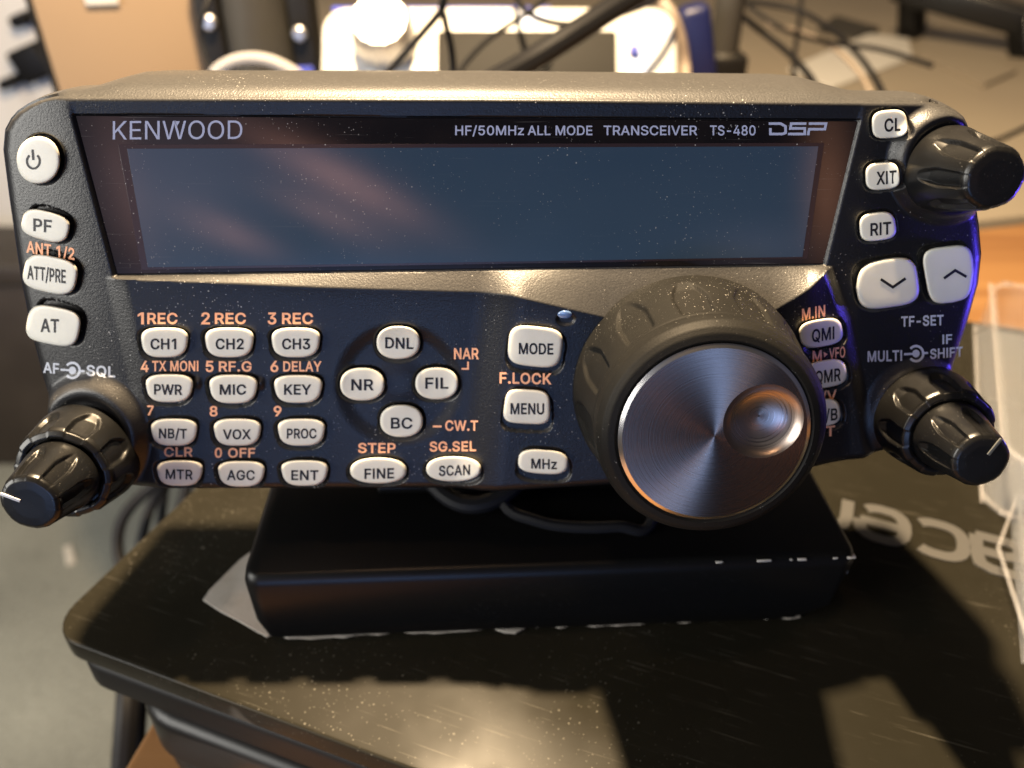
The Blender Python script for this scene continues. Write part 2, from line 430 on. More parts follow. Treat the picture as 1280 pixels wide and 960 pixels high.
def union2d(loops, unit=1.0):                              # union of closed outlines -> points, triangles, border edges
    P, E = [], []
    for q in loops:
        k = len(P); n = len(q)
        P += [Vector((p[0] / unit, p[1] / unit)) for p in q]; E += [(k + i, k + (i + 1) % n) for i in range(n)]
    v, _, t, *_ = delaunay_2d_cdt(P, E, [], 0, 1e-5)
    v = np.array([p[:] for p in v]); t = [tuple(q) for q in t]
    cen = np.array([v[list(q)].mean(0) for q in t])
    wn_ = np.zeros(len(cen), int)
    for q in loops:
        A = np.array([(p[0] / unit, p[1] / unit) for p in q]); B = np.roll(A, -1, 0)
        for a, b in zip(A, B):
            side = (b[0] - a[0]) * (cen[:, 1] - a[1]) - (cen[:, 0] - a[0]) * (b[1] - a[1])
            wn_ += ((a[1] <= cen[:, 1]) & (b[1] > cen[:, 1]) & (side > 0)).astype(int)
            wn_ -= ((a[1] > cen[:, 1]) & (b[1] <= cen[:, 1]) & (side < 0)).astype(int)
    t = [q for q, w in zip(t, wn_) if w != 0]
    cnt = {}
    for q in t:
        for i in range(3):
            a, b = q[i], q[(i + 1) % 3]; cnt[(a, b)] = 1
    border = [(a, b) for (a, b) in cnt if (b, a) not in cnt]
    return v * unit, t, border
def ccw(q):
    ar = sum(q[i - 1][0] * q[i][1] - q[i][0] * q[i - 1][1] for i in range(len(q)))
    return list(q) if ar > 0 else list(q)[::-1]

# ================================================================== THE PANEL
# local axes: x = across, y = up the face, z = out of the face; millimetres are divided by 1000 on building
Xw = Vector((1, 0, 0))
tilt = PITCH - TH                                          # how far the face leans back
Nw = Vector((0, -math.cos(tilt), math.sin(tilt)))
Vw = Vector((0, math.sin(tilt), math.cos(tilt)))
FOOT = Vector((0, 0, CAM_H / 1000)) - Nw * (D / 1000)
V0 = -84.0                                                 # bottom of the panel in mm from the foot
radio = empty('transceiver_control_panel', FOOT + Vw * (V0 / 1000))
radio.rotation_euler = Matrix((Xw, Vw, Nw)).transposed().to_euler()
tag(radio, 'black radio control panel with wide unlit display, pale buttons and large tuning knob', 'radio')
def loc(u, v, h):                                          # arrays in mm -> local metres
    return np.stack([np.asarray(u) / 1000, (np.asarray(v) - V0) / 1000, np.asarray(h) / 1000], -1)

# --- buttons: text, cx, cy, w, h, exponent, taper, rotation, text width, cap height, text slope, text shift
BT = [
 ('POWER', 48, 200, 54, 59, 2.1, 0, 0, 0, 0, 0, 0, 0),
 ('PF', 57, 282, 60, 36, 3.0, 0, 15, 23, 16, .10, -4, 0),
 ('ATT/PRE', 63, 343, 67, 45, 3.2, 0, 12, 48, 17, .12, -5, 0),
 ('AT', 67, 407, 66, 47, 3.4, 0, 11, 23, 17, .04, -5, 0),
 ('CH1', 206, 428, 57, 37, 3.0, .10, 0, 32, 13.5, .00, -2, 2),
 ('CH2', 287, 428, 59, 37, 3.0, .10, 0, 35, 13.5, .00, 0, 2),
 ('CH3', 370, 428, 59, 37, 3.0, .10, 0, 35, 13.5, .00, 0, 2),
 ('PWR', 212, 485, 57, 35, 3.0, .12, 0, 35, 13, .02, -2, 2),
 ('MIC', 292, 486, 58, 36, 3.0, .12, 0, 33, 13, .00, -1, 1),
 ('KEY', 373, 486, 58, 35, 3.0, .12, 0, 34, 13, .00, -1, 1),
 ('NB/T', 218, 540, 56, 34, 3.0, .12, 0, 35, 12.5, .02, -2, 2),
 ('VOX', 297, 540, 57, 34, 3.0, .12, 0, 35, 12.5, .00, -1, 3),
 ('PROC', 377, 540, 57, 34, 3.0, .12, 0, 37, 12.5, .00, 0, 2),
 ('MTR', 225, 591, 55, 32, 3.0, .14, 0, 34, 12.5, .03, -1, 2),
 ('AGC', 302, 592, 56, 32, 3.0, .14, 0, 35, 12.5, .00, -1, 2),
 ('ENT', 381, 591, 56, 32, 3.0, .14, 0, 34, 12.5, .00, 0, 3),
 ('DNL', 498, 428, 54, 41, 2.3, 0, 0, 35, 14, .03, 1, 1),
 ('NR', 453, 480, 55, 41, 2.3, 0, 0, 28, 14, .00, 0, 1),
 ('FIL', 546, 479, 53, 40, 2.3, 0, 0, 29, 14, .00, 0, 0),
 ('BC', 502, 526, 53, 40, 2.3, 0, 0, 27, 14, .00, 0, 3),
 ('FINE', 473, 588, 70, 32, 2.3, 0, 0, 37, 13, -.02, 1, 4),
 ('SCAN', 567, 586, 68, 31, 2.3, 0, 0, 39, 13, -.04, 1, 2),
 ('MODE', 669, 433, 67, 50, 3.6, .02, 6, 43, 14, .02, 1, 3),
 ('MENU', 659, 508, 57, 43, 4.0, -.06, 3, 42, 14, .01, 0, 3),
 ('MHz', 679, 577, 62, 30, 3.0, 0, 4, 32, 12.5, .03, 1, 3),
 ('CL', 1112, 155, 44, 35, 3.2, -.04, -5, 21, 16.5, -.08, 4, 1),
 ('XIT', 1103, 220, 42, 34, 3.2, -.04, -5, 25, 16.5, -.08, 5, 2),
 ('RIT', 1097, 283, 45, 35, 3.2, -.04, -7, 26, 16, -.08, 4, 3),
 ('DOWN', 1109, 354, 78, 60, 3.6, .0, -8, 0, 0, 0, 0, 0),
 ('UP', 1187, 343, 61, 70, 4.2, .06, -7, 0, 0, 0, 0, 0),
 ('QMI', 1026, 416, 54, 34, 3.0, 0, -10, 28, 16, -.15, 3, 2),
 ('QMR', 1032, 467, 52, 34, 3.0, 0, -10, 32, 16, -.13, 3, 3),
 ('A/B', 1026, 516, 48, 34, 3.0, 0, -8, 26, 15, -.12, 8, 3),
]
def outline(b, n=44, grow=0.0):
    _, cx, cy, w, h, ex, tp, rt = b[:8]
    pts = []
    for i in range(n):
        a = 2 * math.pi * i / n
        c, s_ = math.cos(a), math.sin(a)
        x = math.copysign(abs(c) ** (2 / ex), c) * (w / 2 + grow); y = math.copysign(abs(s_) ** (2 / ex), s_) * (h / 2 + grow)
        x *= 1 - tp * (y / (h / 2))
        if b[0] == 'DOWN' and x < 0 and y < 0: k_ = (2 * x / w) * (2 * y / h); x, y = x * (1 - 0.20 * k_), y * (1 - 0.12 * k_)         # soft upper left shoulder
        if b[0] == 'UP' and x > 0 and y > 0: k_ = (2 * x / w) * (2 * y / h); x, y = x * (1 - 0.22 * k_), y * (1 - 0.10 * k_)
        r_ = R(rt)
        pts.append((cx + x * math.cos(r_) - y * math.sin(r_), cy + x * math.sin(r_) + y * math.cos(r_)))
    return np.array(pts)
def binside(b, px, py, grow=0.0):                          # implicit superellipse value (<1 inside)
    _, cx, cy, w, h, ex, tp, rt = b[:8]
    r_ = R(-rt); dx, dy = px - cx, py - cy
    x = dx * math.cos(r_) - dy * math.sin(r_); y = dx * math.sin(r_) + dy * math.cos(r_)
    y = y / (h / 2 + grow); x = x / ((w / 2 + grow) * (1 - tp * np.clip(y, -1, 1)))
    return np.abs(x) ** ex + np.abs(y) ** ex

# --- face relief, described over the photo's pixels of the flat face (h = 0)
CREASE_L = ([118, 345, 480, 612], [84, 143, 172, 190])
CREASE_R = ([120, 330, 400, 585], [1082, 1031, 1058, 1092])
RIDGE = ([90, 148, 280, 400, 560, 640, 700, 760, 880, 960, 1005, 1032, 1100], [347, 347, 352, 357, 362, 364, 378, 392, 398, 382, 355, 332, 332])
WTL, WTR, WBR, WBL = (93, 143), (1078, 150), (1030, 331), (145, 344)
KR = 1 + 0.7 / 150
WTL, WTR, WBR, WBL = [(640 + (px - 640) * KR, 110 + (py - 110) * KR) for px, py in (WTL, WTR, WBR, WBL)]
def wtop(x): return WTL[1] + (x - WTL[0]) * (WTR[1] - WTL[1]) / (WTR[0] - WTL[0])
def wbot(x): return WBL[1] + (x - WBL[0]) * (WBR[1] - WBL[1]) / (WBR[0] - WBL[0])
def wing(x, y):
    xl = np.interp(y, *CREASE_L); xr = np.interp(y, *CREASE_R)
    dl = np.clip(xl - x, 0, None); dr = np.clip(x - xr, 0, None)
    return -2.4 * (dl / 90) ** 1.35 - 1.6 * (dr / 140) ** 1.6
def Fwing(u, v):
    x, y = proj(np.asarray(u, float), np.asarray(v, float)); return wing(x, y)
def Fpx(x, y):
    xl = np.interp(y, *CREASE_L); xr = np.interp(y, *CREASE_R)
    h = wing(x, y)
    mid = sstep(-3.5, 3.5, x - xl) * sstep(-3.5, 3.5, xr - x)
    # lower field bulges towards the tuning knob
    g = 0.9 + 2.3 * sstep(588, 655, x + (y - 400) * 0.12) - 2.2 * sstep(985, 1062, x)
    ridge = np.interp(x, *RIDGE)
    gr = g + 0.35 + 0.35 * sstep(150, 420, x)
    wb = wbot(x); ridge = np.maximum(ridge, wb + 2.5)
    t = np.clip((y - wb) / np.maximum(ridge - wb, 2.0), 0, 1)
    shelf = -0.7 + (gr + 0.7) * t ** 0.9
    below = g + (gr - g) * np.exp(-np.clip(y - ridge, 0, None) / 26.0)
    low = np.where(y < wb, -0.9, np.where(y < ridge, shelf, below))
    # sloping bezel above the window
    tt = np.clip((y - 126) / np.maximum(wtop(x) - 126, 1), 0, 1)
    top = 0.0 - 0.28 * np.clip(tt / 0.92, 0, 1) - 0.62 * sstep(0.93, 1.0, tt)
    field = np.where(y < wtop(x), top, low)
    wide = sstep(-14, 20, x - xl) * sstep(-10, 12, xr - x)
    h = h + field * np.where(y < wbot(x), mid, wide)
    # dish round the four oval keys
    r = np.hypot(x - 499, (y - 479) * 1.05)
    h -= 0.75 * (1 - sstep(60, 84, r)) - 0.45 * (1 - sstep(8, 40, r))
    # bosses under the knobs
    for cx, cy, ra, rb, hh in ((1186, 206, 60, 80, 2.4), (110, 548, 60, 82, 2.6), (1152, 522, 58, 76, 1.3)):
        r = np.hypot(x - cx, y - cy)
        h += hh * (1 - sstep(ra, rb, r)) * (1 - 0.35 * (1 - sstep(ra - 16, ra - 2, r)))
    return h
def F(u, v):
    x, y = proj(np.asarray(u, float), np.asarray(v, float))
    return Fpx(x, y)
def Fdetail(x, y):
    h = np.zeros_like(x)
    for b in BT:
        q = binside(b, x, y, 3.2)
        h -= 0.9 * (1 - sstep(0.85, 1.05, q))
    r = np.hypot((x - 706) / 11, (y - 393) / 7)
    h -= 0.5 * (1 - sstep(0.8, 1.15, r))
    for px, py in ((250, 473), (328, 474)):
        h += 0.45 * np.exp(-((x - px) / 4.0) ** 2 - ((y - py - 3) / 6.5) ** 2)
    return h

# --- housing: a fine grid inside the outline, then walls round the back
LEFT = ([122, 128, 135, 143, 152, 165, 190, 250, 350, 420, 480, 540, 572, 590, 602, 612], [62, 42, 27, 15, 7, 0, -2, 6, 21, 35, 51, 70, 87, 106, 130, 165])
RIGHT = ([122, 128, 135, 143, 155, 175, 240, 290, 330, 370, 430, 490, 530, 555, 572, 590, 612], [1172, 1184, 1194, 1202, 1208, 1214, 1222, 1229, 1232, 1228, 1213, 1195, 1176, 1158, 1140, 1119, 1092])
BOT = ([165, 600, 755, 900, 1020, 1092], [612, 611, 601, 589, 580, 573])
TOP = ([60, 90, 600, 1080, 1170], [120, 121, 122, 127, 128])
NS, NT = 880, 340
def build_housing():
    s = np.linspace(0, 1, NS); t = np.linspace(0, 1, NT)
    t = 0.5 * t + 0.5 * (t * t * (3 - 2 * t)) * 0.6 + 0.2 * t
    t = t / t[-1]
    SS, TT = np.meshgrid(s, t)
    y0 = 612 + (122 - 612) * TT
    xl = np.interp(y0, *LEFT); xr = np.interp(y0, *RIGHT)
    x = xl + (xr - xl) * SS
    y = y0 - (612 - np.interp(x, *BOT)) * (1 - TT) ** 1.6 + (np.interp(x, *TOP) - 122) * TT ** 6
    u, v, _ = unproj(x, y, Fwing)
    x, y = proj(u, v)
    # distance to the edges in mm
    eL = u - u[:, :1]; eR = u[:, -1:] - u; eB = v - v[:1, :]; eT = v[-1:, :] - v
    h = Fpx(x, y) + Fdetail(x, y)
    for e, bw, bd in ((eL, 3.2, 2.4), (eR, 3.0, 2.4), (eB, 2.2, 2.0), (eT, 0.9, 0.8)):
        q = 1 - np.clip(e / bw, 0, 1)
        h = h - bd * (1 - np.sqrt(np.clip(1 - q * q, 0, 1)))
    verts = loc(u, v, h).reshape(-1, 3)
    idx = np.arange(NS * NT).reshape(NT, NS)
    f = np.stack([idx[:-1, :-1], idx[:-1, 1:], idx[1:, 1:], idx[1:, :-1]], -1).reshape(-1, 4)
    loop = np.concatenate([idx[0, :-1], idx[:-1, -1], idx[-1, :0:-1], idx[:0:-1, 0]])
    U = u.reshape(-1)[loop]; Vv = v.reshape(-1)[loop]; Hh = h.reshape(-1)[loop]
    Xp = x.reshape(-1)[loop]; Yp = y.reshape(-1)[loop]
    k = 9
    du = np.roll(U, -k) - np.roll(U, k); dv = np.roll(Vv, -k) - np.roll(Vv, k)
    ln = np.hypot(du, dv); nu, nv = dv / ln, -du / ln
    topw = sstep(0.55, 0.95, nv)
    hump = topw * sstep(70, 150, Xp) * (1 - sstep(1010, 1110, Xp))
    rings = []
    for back, side, top_add, hump_add in ((1.2, 0.45, 0.5, 0.25), (4.0, 1.0, 1.1, 1.2), (9.0, 0.9, 1.6, 2.2), (14.0, 0.0, 1.9, 2.6), (24.0, -2.0, 1.9, 3.0), (36.0, -5.0, 0.6, 2.8), (37.2, -6.4, -0.9, 1.6)):
        out = side * (1 - topw) + top_add * topw + hump_add * hump
        hz = np.minimum(Hh, -1.0) * (1 - min(back / 14, 1)) - 2.5 * min(back / 14, 1) - back + 1.0
        rings.append(loc(U + nu * out, Vv + nv * out, hz))
    n = len(loop); allv = [verts]; faces = f.tolist(); prev = loop; base = len(verts)
    for r in rings:
        cur = np.arange(base, base + n)
        faces += np.stack([prev, np.roll(prev, -1), np.roll(cur, -1), cur], -1).tolist()
        allv.append(r); prev = cur; base += n
    faces.append(prev.tolist())
    return link('housing', np.concatenate(allv), faces, M['housing'], radio, angle=60)
housing = build_housing()

# --- generic: a flat shape given in photo pixels laid on a surface as a thin solid
def decal(name, polys, hf, m, parent, thick=0.05, deep=0.08):
    P, T, Bd = union2d([ccw(q) for q in polys], 20.0)
    n = len(P); V = []
    for off in (thick, -deep):
        u, v, h = unproj(P[:, 0], P[:, 1], lambda a, b: hf(a, b) + off)
        V += loc(u, v, h).tolist()
    return link(name, V, list(T) + [(a, a + n, b + n, b) for a, b in Bd], m, parent, angle=30, smooth=False)
def ribbon(pts, w, closed=False):                          # polyline -> list of quads (mitred)
    P = [Vector(p) for p in pts]; n = len(P); Lp, Rp = [], []
    for i in range(n):
        a = P[i - 1] if (closed or i > 0) else P[i]; b = P[i]; c = P[(i + 1) % n] if (closed or i < n - 1) else P[i]
        e1 = (b - a).normalized() if (b - a).length > 1e-6 else (c - b).normalized()
        e2 = (c - b).normalized() if (c - b).length > 1e-6 else e1
        n1 = Vector((-e1.y, e1.x)); n2 = Vector((-e2.y, e2.x)); nn = (n1 + n2)
        nn = nn.normalized() if nn.length > 1e-6 else n1
        k = (w / 2) / max(0.5, nn.dot(n1))
        Lp.append(b + nn * k); Rp.append(b - nn * k)
    q = []
    for i in range(n if closed else n - 1):
        j = (i + 1) % n
        q.append([tuple(Lp[i]), tuple(Lp[j]), tuple(Rp[j]), tuple(Rp[i])])
    return q
def arc(cx, cy, rx, ry, a0, a1, n=18):
    return [(cx + rx * math.cos(R(a0 + (a1 - a0) * i / n)), cy + ry * math.sin(R(a0 + (a1 - a0) * i / n))) for i in range(n + 1)]

_glyphs = {}
FONT = None
try:                                                       # the plain sans that ships with Blender; its default font otherwise
    import os
    for d_ in (bpy.utils.system_resource('DATAFILES', path='fonts'),):
        p_ = os.path.join(d_, 'Inter.woff2')
        if os.path.exists(p_): FONT = bpy.data.fonts.load(p_)
except Exception:
    FONT = None
def text_mesh(s, bold):                                    # outlines filled contour by contour, strokes made heavier by bold
    key = (s, bold)
    if key in _glyphs: return _glyphs[key]
    c = bpy.data.curves.new('lettering', 'FONT'); c.body = s.replace('I', '\u0399') if FONT else s; c.size = 1.0; c.resolution_u = 3; c.fill_mode = 'NONE'
    if FONT: c.font = FONT
    c.space_character = 1.0 + max(0, bold) * 2.2
    o = bpy.data.objects.new('lettering', c); C.objects.link(o)
    dg = bpy.context.evaluated_depsgraph_get()
    me = bpy.data.meshes.new_from_object(o.evaluated_get(dg))
    P = [Vector(p.co[:2]) for p in me.vertices]
    nb = {}
    for e in me.edges:
        i, j = e.vertices; nb.setdefault(i, []).append(j); nb.setdefault(j, []).append(i)
    bpy.data.objects.remove(o); bpy.data.curves.remove(c); bpy.data.meshes.remove(me)
    seen, loops = set(), []
    for st_ in sorted(nb):
        if st_ in seen: continue
        lp, cur, prev = [], st_, -1
        while cur not in seen:
            seen.add(cur); lp.append(cur)
            nx_ = [k for k in nb[cur] if k not in seen and k != prev]
            nx_ = [cur + 1] if cur + 1 in nx_ else nx_
            if not nx_: break
            prev, cur = cur, nx_[0]
        pts = [P[k] for k in lp]
        q = [p for i, p in enumerate(pts) if (p - pts[i - 1]).length > 1e-5]
        if len(q) > 2: loops.append(q)
    area_ = lambda q: sum(q[i - 1].x * q[i].y - q[i].x * q[i - 1].y for i in range(len(q))) / 2
    if FONT and '1' in s:                                  # a plain figure one without its foot
        loops = [q for q in loops if not (len(q) == 4 and max(p.y for p in q) < 0.07 and max(p.x for p in q) - min(p.x for p in q) > 0.2)]
    big = max(loops, key=lambda q: abs(area_(q)))
    # outer contours share the winding of the contour with the largest extent
    sg = math.copysign(1, area_(big))
    def grow(q):
        n = len(q); out = []
        for i in range(n):
            e1 = (q[i] - q[i - 1]).normalized(); e2 = (q[(i + 1) % n] - q[i]).normalized()
            n1 = Vector((e1.y, -e1.x)); n2 = Vector((e2.y, -e2.x)); nn = n1 + n2
            nn = nn.normalized() if nn.length > 1e-6 else n1
            out.append(q[i] + nn * (sg * bold / max(0.55, nn.dot(n1))))
        return out
    V2, T2, Bd = union2d([grow(q) for q in loops])
    n = len(V2)
    v = np.concatenate([np.c_[V2, np.full(n, 0.1)], np.c_[V2, np.full(n, -0.1)]])
    f = list(T2) + [(a_, a_ + n, b_ + n, b_) for a_, b_ in Bd]
    _glyphs[key] = (v, f)
    return v, f
def lettering(name, s, cx, cy, w, cap, slope, hf, m, parent, bold=0.022, lean=0.0):
    v, f = text_mesh(s, bold)
    x0, x1 = v[:, 0].min(), v[:, 0].max()
    capv = text_mesh('H', bold)[0]; b0, b1 = capv[:, 1].min(), capv[:, 1].max()
    gx = (v[:, 0] - (x0 + x1) / 2) / (x1 - x0) * w
    gy = (v[:, 1] - (b0 + b1) / 2) / (b1 - b0) * cap
    px = cx + gx + lean * gy; py = cy + gx * slope - gy
    off = np.where(v[:, 2] > 0, 0.05 + (v[:, 2] - 0.1) * 0.25, -0.06)
    u, vv, h = unproj(px, py, lambda a, b: hf(a, b) + off)
    return link(name, loc(u, vv, h), f, m, parent, smooth=False)

# --- buttons
BH = {'DOWN': 1.5, 'UP': 1.0, 'POWER': 1.2}
for b in BT:
    H = BH.get(b[0], 1.25)
    rings = []
    prof = [(1.02, -1.2), (1.0, 0.45 * H), (0.985, 0.76 * H), (0.955, 0.92 * H), (0.905, 0.985 * H), (0.82, H), (0.55, H), (0.28, H)]
    o0 = outline(b); n = len(o0); cpt = np.array([[b[1], b[2]]])
    V = []
    for sc, hh in prof:
        p = cpt + (o0 - cpt) * sc
        u, v, h = unproj(p[:, 0], p[:, 1], lambda a, c: F(a, c) + hh)
        V += loc(u, v, h).tolist()
    Fc = []
    for k in range(len(prof) - 1):
        for i in range(n):
            j = (i + 1) % n
            Fc.append((k * n + i, k * n + j, (k + 1) * n + j, (k + 1) * n + i))
    Fc.append(tuple(range((len(prof) - 1) * n, len(prof) * n)))
    Fc.append(tuple(range(n - 1, -1, -1)))
    bo = link('button', V, Fc, M['button'], radio, angle=70)
    hf = lambda a, c, H=H: F(a, c) + H
    if b[0] == 'POWER':
        decal('power_symbol', ribbon(arc(41.5, 201.5, 8.0, 9.2, -52, 232), 2.6) + ribbon([(40.5, 187), (41.5, 200)], 2.8), hf, M['button_ink'], bo)
    elif b[0] == 'DOWN':
        decal('arrow_symbol', ribbon([(1101, 349), (1116, 359), (1132, 348)], 3.4), hf, M['button_ink'], bo)
    elif b[0] == 'UP':
        decal('arrow_symbol', ribbon([(1180, 348), (1194, 338), (1208, 346)], 3.4), hf, M['button_ink'], bo)
    else:
        lettering('lettering', b[0], b[1] + b[11], b[2] + b[12], b[8], b[9], b[10], hf, M['button_ink'], bo, bold=0.018)

# --- printed legends: text, cx, cy, width, cap height, slope, ink
for s, cx, cy, w, c, sl, ink in (
 ('ANT 1/2', 63, 313, 60, 15, .16, 'orange_ink'),
 ('1', 176, 398, 8, 15, 0, 'orange_ink'), ('REC', 203, 398, 38, 14, 0, 'orange_ink'),
 ('2', 257, 398, 11, 15, 0, 'orange_ink'), ('REC', 288, 398, 39, 14, 0, 'orange_ink'),
 ('3', 340, 398, 11, 15, 0, 'orange_ink'), ('REC', 372, 398, 39, 14, 0, 'orange_ink'),
 ('4', 181, 458, 10, 14, 0, 'orange_ink'), ('TX MONI', 219, 457.5, 58, 13, 0, 'orange_ink'),
 ('5', 262, 458, 10, 14, 0, 'orange_ink'), ('RF.G', 294, 458, 41, 13, 0, 'orange_ink'),
 ('6', 343, 458, 10, 14, 0, 'orange_ink'), ('DELAY', 378, 458, 48, 13, 0, 'orange_ink'),
 ('7', 188, 513, 8, 12.5, 0, 'orange_ink'), ('8', 267, 514, 10, 13, 0, 'orange_ink'), ('9', 347, 514, 10, 13, 0, 'orange_ink'),
 ('CLR', 223, 565, 36, 12, 0, 'orange_ink'), ('0', 273, 566, 9, 12.5, 0, 'orange_ink'), ('OFF', 302, 566, 34, 12, 0, 'orange_ink'),
 ('NAR', 583, 442, 31, 14, .0, 'orange_ink'), ('CW.T', 577, 532, 41, 13, .0, 'orange_ink'),
 ('STEP', 471, 560, 47, 12.5, 0, 'orange_ink'), ('SG.SEL', 566, 558, 58, 12.5, -.01, 'orange_ink'),
 ('F.LOCK', 657, 473, 65, 14, .02, 'orange_ink'),
 ('M.IN', 1017, 391, 29, 15, -.18, 'orange_ink'), ('M', 1021.5, 445, 11.5, 14, -.13, 'orange_ink'), ('VFO', 1046.5, 441, 20, 14, -.13, 'orange_ink'),
 ('M/V', 1029, 496, 34, 14, -.14, 'orange_ink'), ('SPLIT', 1016, 541, 56, 13, -.10, 'orange_ink'),
 ('AF', 64, 460, 20, 13.5, .10, 'white_ink'), ('SQL', 126, 464, 36, 13.5, .06, 'white_ink'),
 ('TF-SET', 1153, 401, 53, 13, -.04, 'white_ink'), ('IF', 1184, 424, 12, 12, -.05, 'white_ink'),
 ('SHIFT', 1183, 441, 41, 12.5, -.08, 'white_ink'), ('MULTI', 1106, 445, 43, 13.5, -.03, 'white_ink'),
):
    lettering('legend', s, cx, cy, w, c, sl, F, M[ink], radio, bold=0.020)
decal('legend', [[(1029.5, 439.5), (1034.5, 442.6), (1030.2, 447)]], F, M['orange_ink'], radio)
decal('legend', ribbon([(577, 461), (585, 461), (585, 452)], 2.2), F, M['orange_ink'], radio)
decal('legend', ribbon([(541, 533), (552, 533)], 2.4), F, M['orange_ink'], radio)
for cx, cy, k in ((90.5, 463, .06), (1145, 442, -.06)):
    p = ribbon(arc(cx, cy, 9.0, 9.5, -140, 140), 3.0)
    p += [arc(cx, cy, 4.6, 4.8, 0, 340, 16)]
    p += ribbon([(cx - 15, cy - 15 * k), (cx - 3, cy - 3 * k)], 2.6) + ribbon([(cx + 9, cy + 9 * k), (cx + 15, cy + 15 * k)], 2.6)
    decal('dial_symbol', p, F, M['white_ink'], radio)

# --- display window with its unlit screen and print
def slab(name, quad, h_top, h_bot, m, parent, inset=1.2):
    q = np.array(quad, float); c = q.mean(0)
    ins = []
    for p in q:
        d = c - p; ins.append(p + np.sign(d) * inset)
    V = []
    for pts, hh in ((q, h_bot), (q, h_top - 0.2), (np.array(ins), h_top)):
        u, v, h = unproj(pts[:, 0], pts[:, 1], lambda a, b: hh + 0 * a)
        V += loc(u, v, h).tolist()
    Fc = [(0, 1, 2, 3), (8, 9, 10, 11)]
    for k in (0, 4):
        for i in range(4):
            j = (i + 1) % 4; Fc.append((k + i, k + j, k + 4 + j, k + 4 + i))
    return link(name, V, Fc, m, parent, smooth=False)
HW = -0.55
win = slab('display_window', [(94, 144), (1077, 151), (1029.5, 330), (146, 343)], HW, -1.6, M['window'], radio, 1.0)
slab('screen_border', [(147, 180), (1031, 178), (1010, 324), (176, 338)], HW + 0.03, HW - 0.3, M['lcd_edge'], win, 0.8)
slab('screen', [(158, 185), (1024, 182), (1004, 322), (184, 335)], HW + 0.06, HW - 0.3, M['lcd'], win, 1.0)
flat = lambda a, b: HW + 0 * np.asarray(a)
lettering('lettering', 'KENWOOD', 222, 162.5, 162, 23, -.005, flat, M['lilac_ink'], win, bold=0.0)
decal('lettering', [[(217, 151.5), (225, 151.5), (221, 158)]], flat, M['lilac_ink'], win)
lettering('lettering', 'HF/50MHz', 612, 163, 86, 12, .0, flat, M['lilac_ink'], win, bold=0.012)
lettering('lettering', 'ALL MODE', 700, 163, 81, 12, .0, flat, M['lilac_ink'], win, bold=0.012)
lettering('lettering', 'TRANSCEIVER', 813, 163, 117, 12, .0, flat, M['lilac_ink'], win, bold=0.012)
lettering('lettering', 'TS-480', 916, 163, 57, 12.5, .0, flat, M['lilac_ink'], win, bold=0.012)
dsp = ribbon([(961, 154.5), (976, 154.5), (982, 158), (982, 166), (978, 167.5), (963, 167.5), (963, 160)], 3.2)
dsp += ribbon([(1008, 154.5), (989, 154.5), (988, 160.5), (1006, 160.5), (1006, 167.5), (985, 167.5)], 3.2)
dsp += ribbon([(1010, 169), (1011.5, 161.5), (1031, 161.5), (1032.5, 154.5), (1011, 154.5)], 3.2)
decal('lettering', dsp, flat, M['lilac_ink'], win)

# --- indicator lamp
led_pts = np.array(arc(706, 393, 9.0, 5.0, 0, 345, 22))
V = []
for sc, hh in ((1.0, -0.4), (1.0, 0.05), (0.8, 0.25), (0.4, 0.35)):
    p = np.array([706, 393]) + (led_pts - np.array([706, 393])) * sc
    u, v, h = unproj(p[:, 0], p[:, 1], lambda a, c: F(a, c) + hh)
    V += loc(u, v, h).tolist()
n = len(led_pts)
Fc = [tuple((k * n + i, k * n + (i + 1) % n, (k + 1) * n + (i + 1) % n, (k + 1) * n + i)[q] for q in range(4)) for k in range(3) for i in range(n)]
Fc += [tuple(range(3 * n, 4 * n)), tuple(range(n - 1, -1, -1))]
link('indicator_lamp', V, Fc, M['led'], radio, angle=60)

# --- knobs
def flutes(nf, z0, z1, width, depth, phase=0.0, endfade=0.35, crisp=0.26):
    def rf(a, r, z):
        t = (z - z0) / (z1 - z0)
        if t <= 0: return r
        w = width * min(1.0, math.sqrt(t * 2.2)) * (1.0 - 0.1 * t)
        per = 2 * math.pi / nf
        d = abs(((a - phase + per / 2) % per) - per / 2)
        x = d / max(w, 1e-4)
        k = min(1, max(0, (1 + crisp / 2 - x) / crisp)); k = k * k * (3 - 2 * k)
        e = min(1, t * 5)
        fade = 1.0 if t < 0.9 else max(endfade, 1 - (t - 0.9) * 10 * (1 - endfade))
        return r - depth * k * e * fade
    return rf
def dense(prof, step):
    out = [prof[0]]
    for a, b in zip(prof, prof[1:]):
        n = max(1, int(math.ceil(math.hypot(b[0] - a[0], b[1] - a[1]) / step)))
        for k in range(1, n + 1): out.append((a[0] + (b[0] - a[0]) * k / n, a[1] + (b[1] - a[1]) * k / n))
    return out
def knob(name, u, v, prof, m, rf=None, n=192, step=0.4, parent=None, angle=50):
    mb = MB(); mb.lathe(dense(prof, step), n, rf)
    o = link(name, np.array(mb.v) / 1000, mb.f, m, parent or radio, angle)
    o.location = (u / 1000, (v - V0) / 1000, 0)
    return o
def kpos(px, py, h):
    u, v, _ = unproj(np.array([px]), np.array([py]), lambda a, b: h + 0 * a); return float(u[0]), float(v[0])
# tuning knob
KU, KV = kpos(893, 545, 26.0)
tk = knob('tuning_knob', KU, KV, [(21.5, 0.5), (22.4, 2.5), (22.2, 6), (20.0, 19.8), (19.8, 20.3), (20.0, 20.9), (20.0, 21.8), (19.8, 23.4), (19.0, 24.8), (18.0, 25.5), (16.9, 25.7), (16.4, 25.2), (16.2, 22.4)],
          M['rubber'], flutes(12, 6.0, 19.4, 0.150, 0.62, R(98), 0.0, 0.22), n=480, step=0.35)
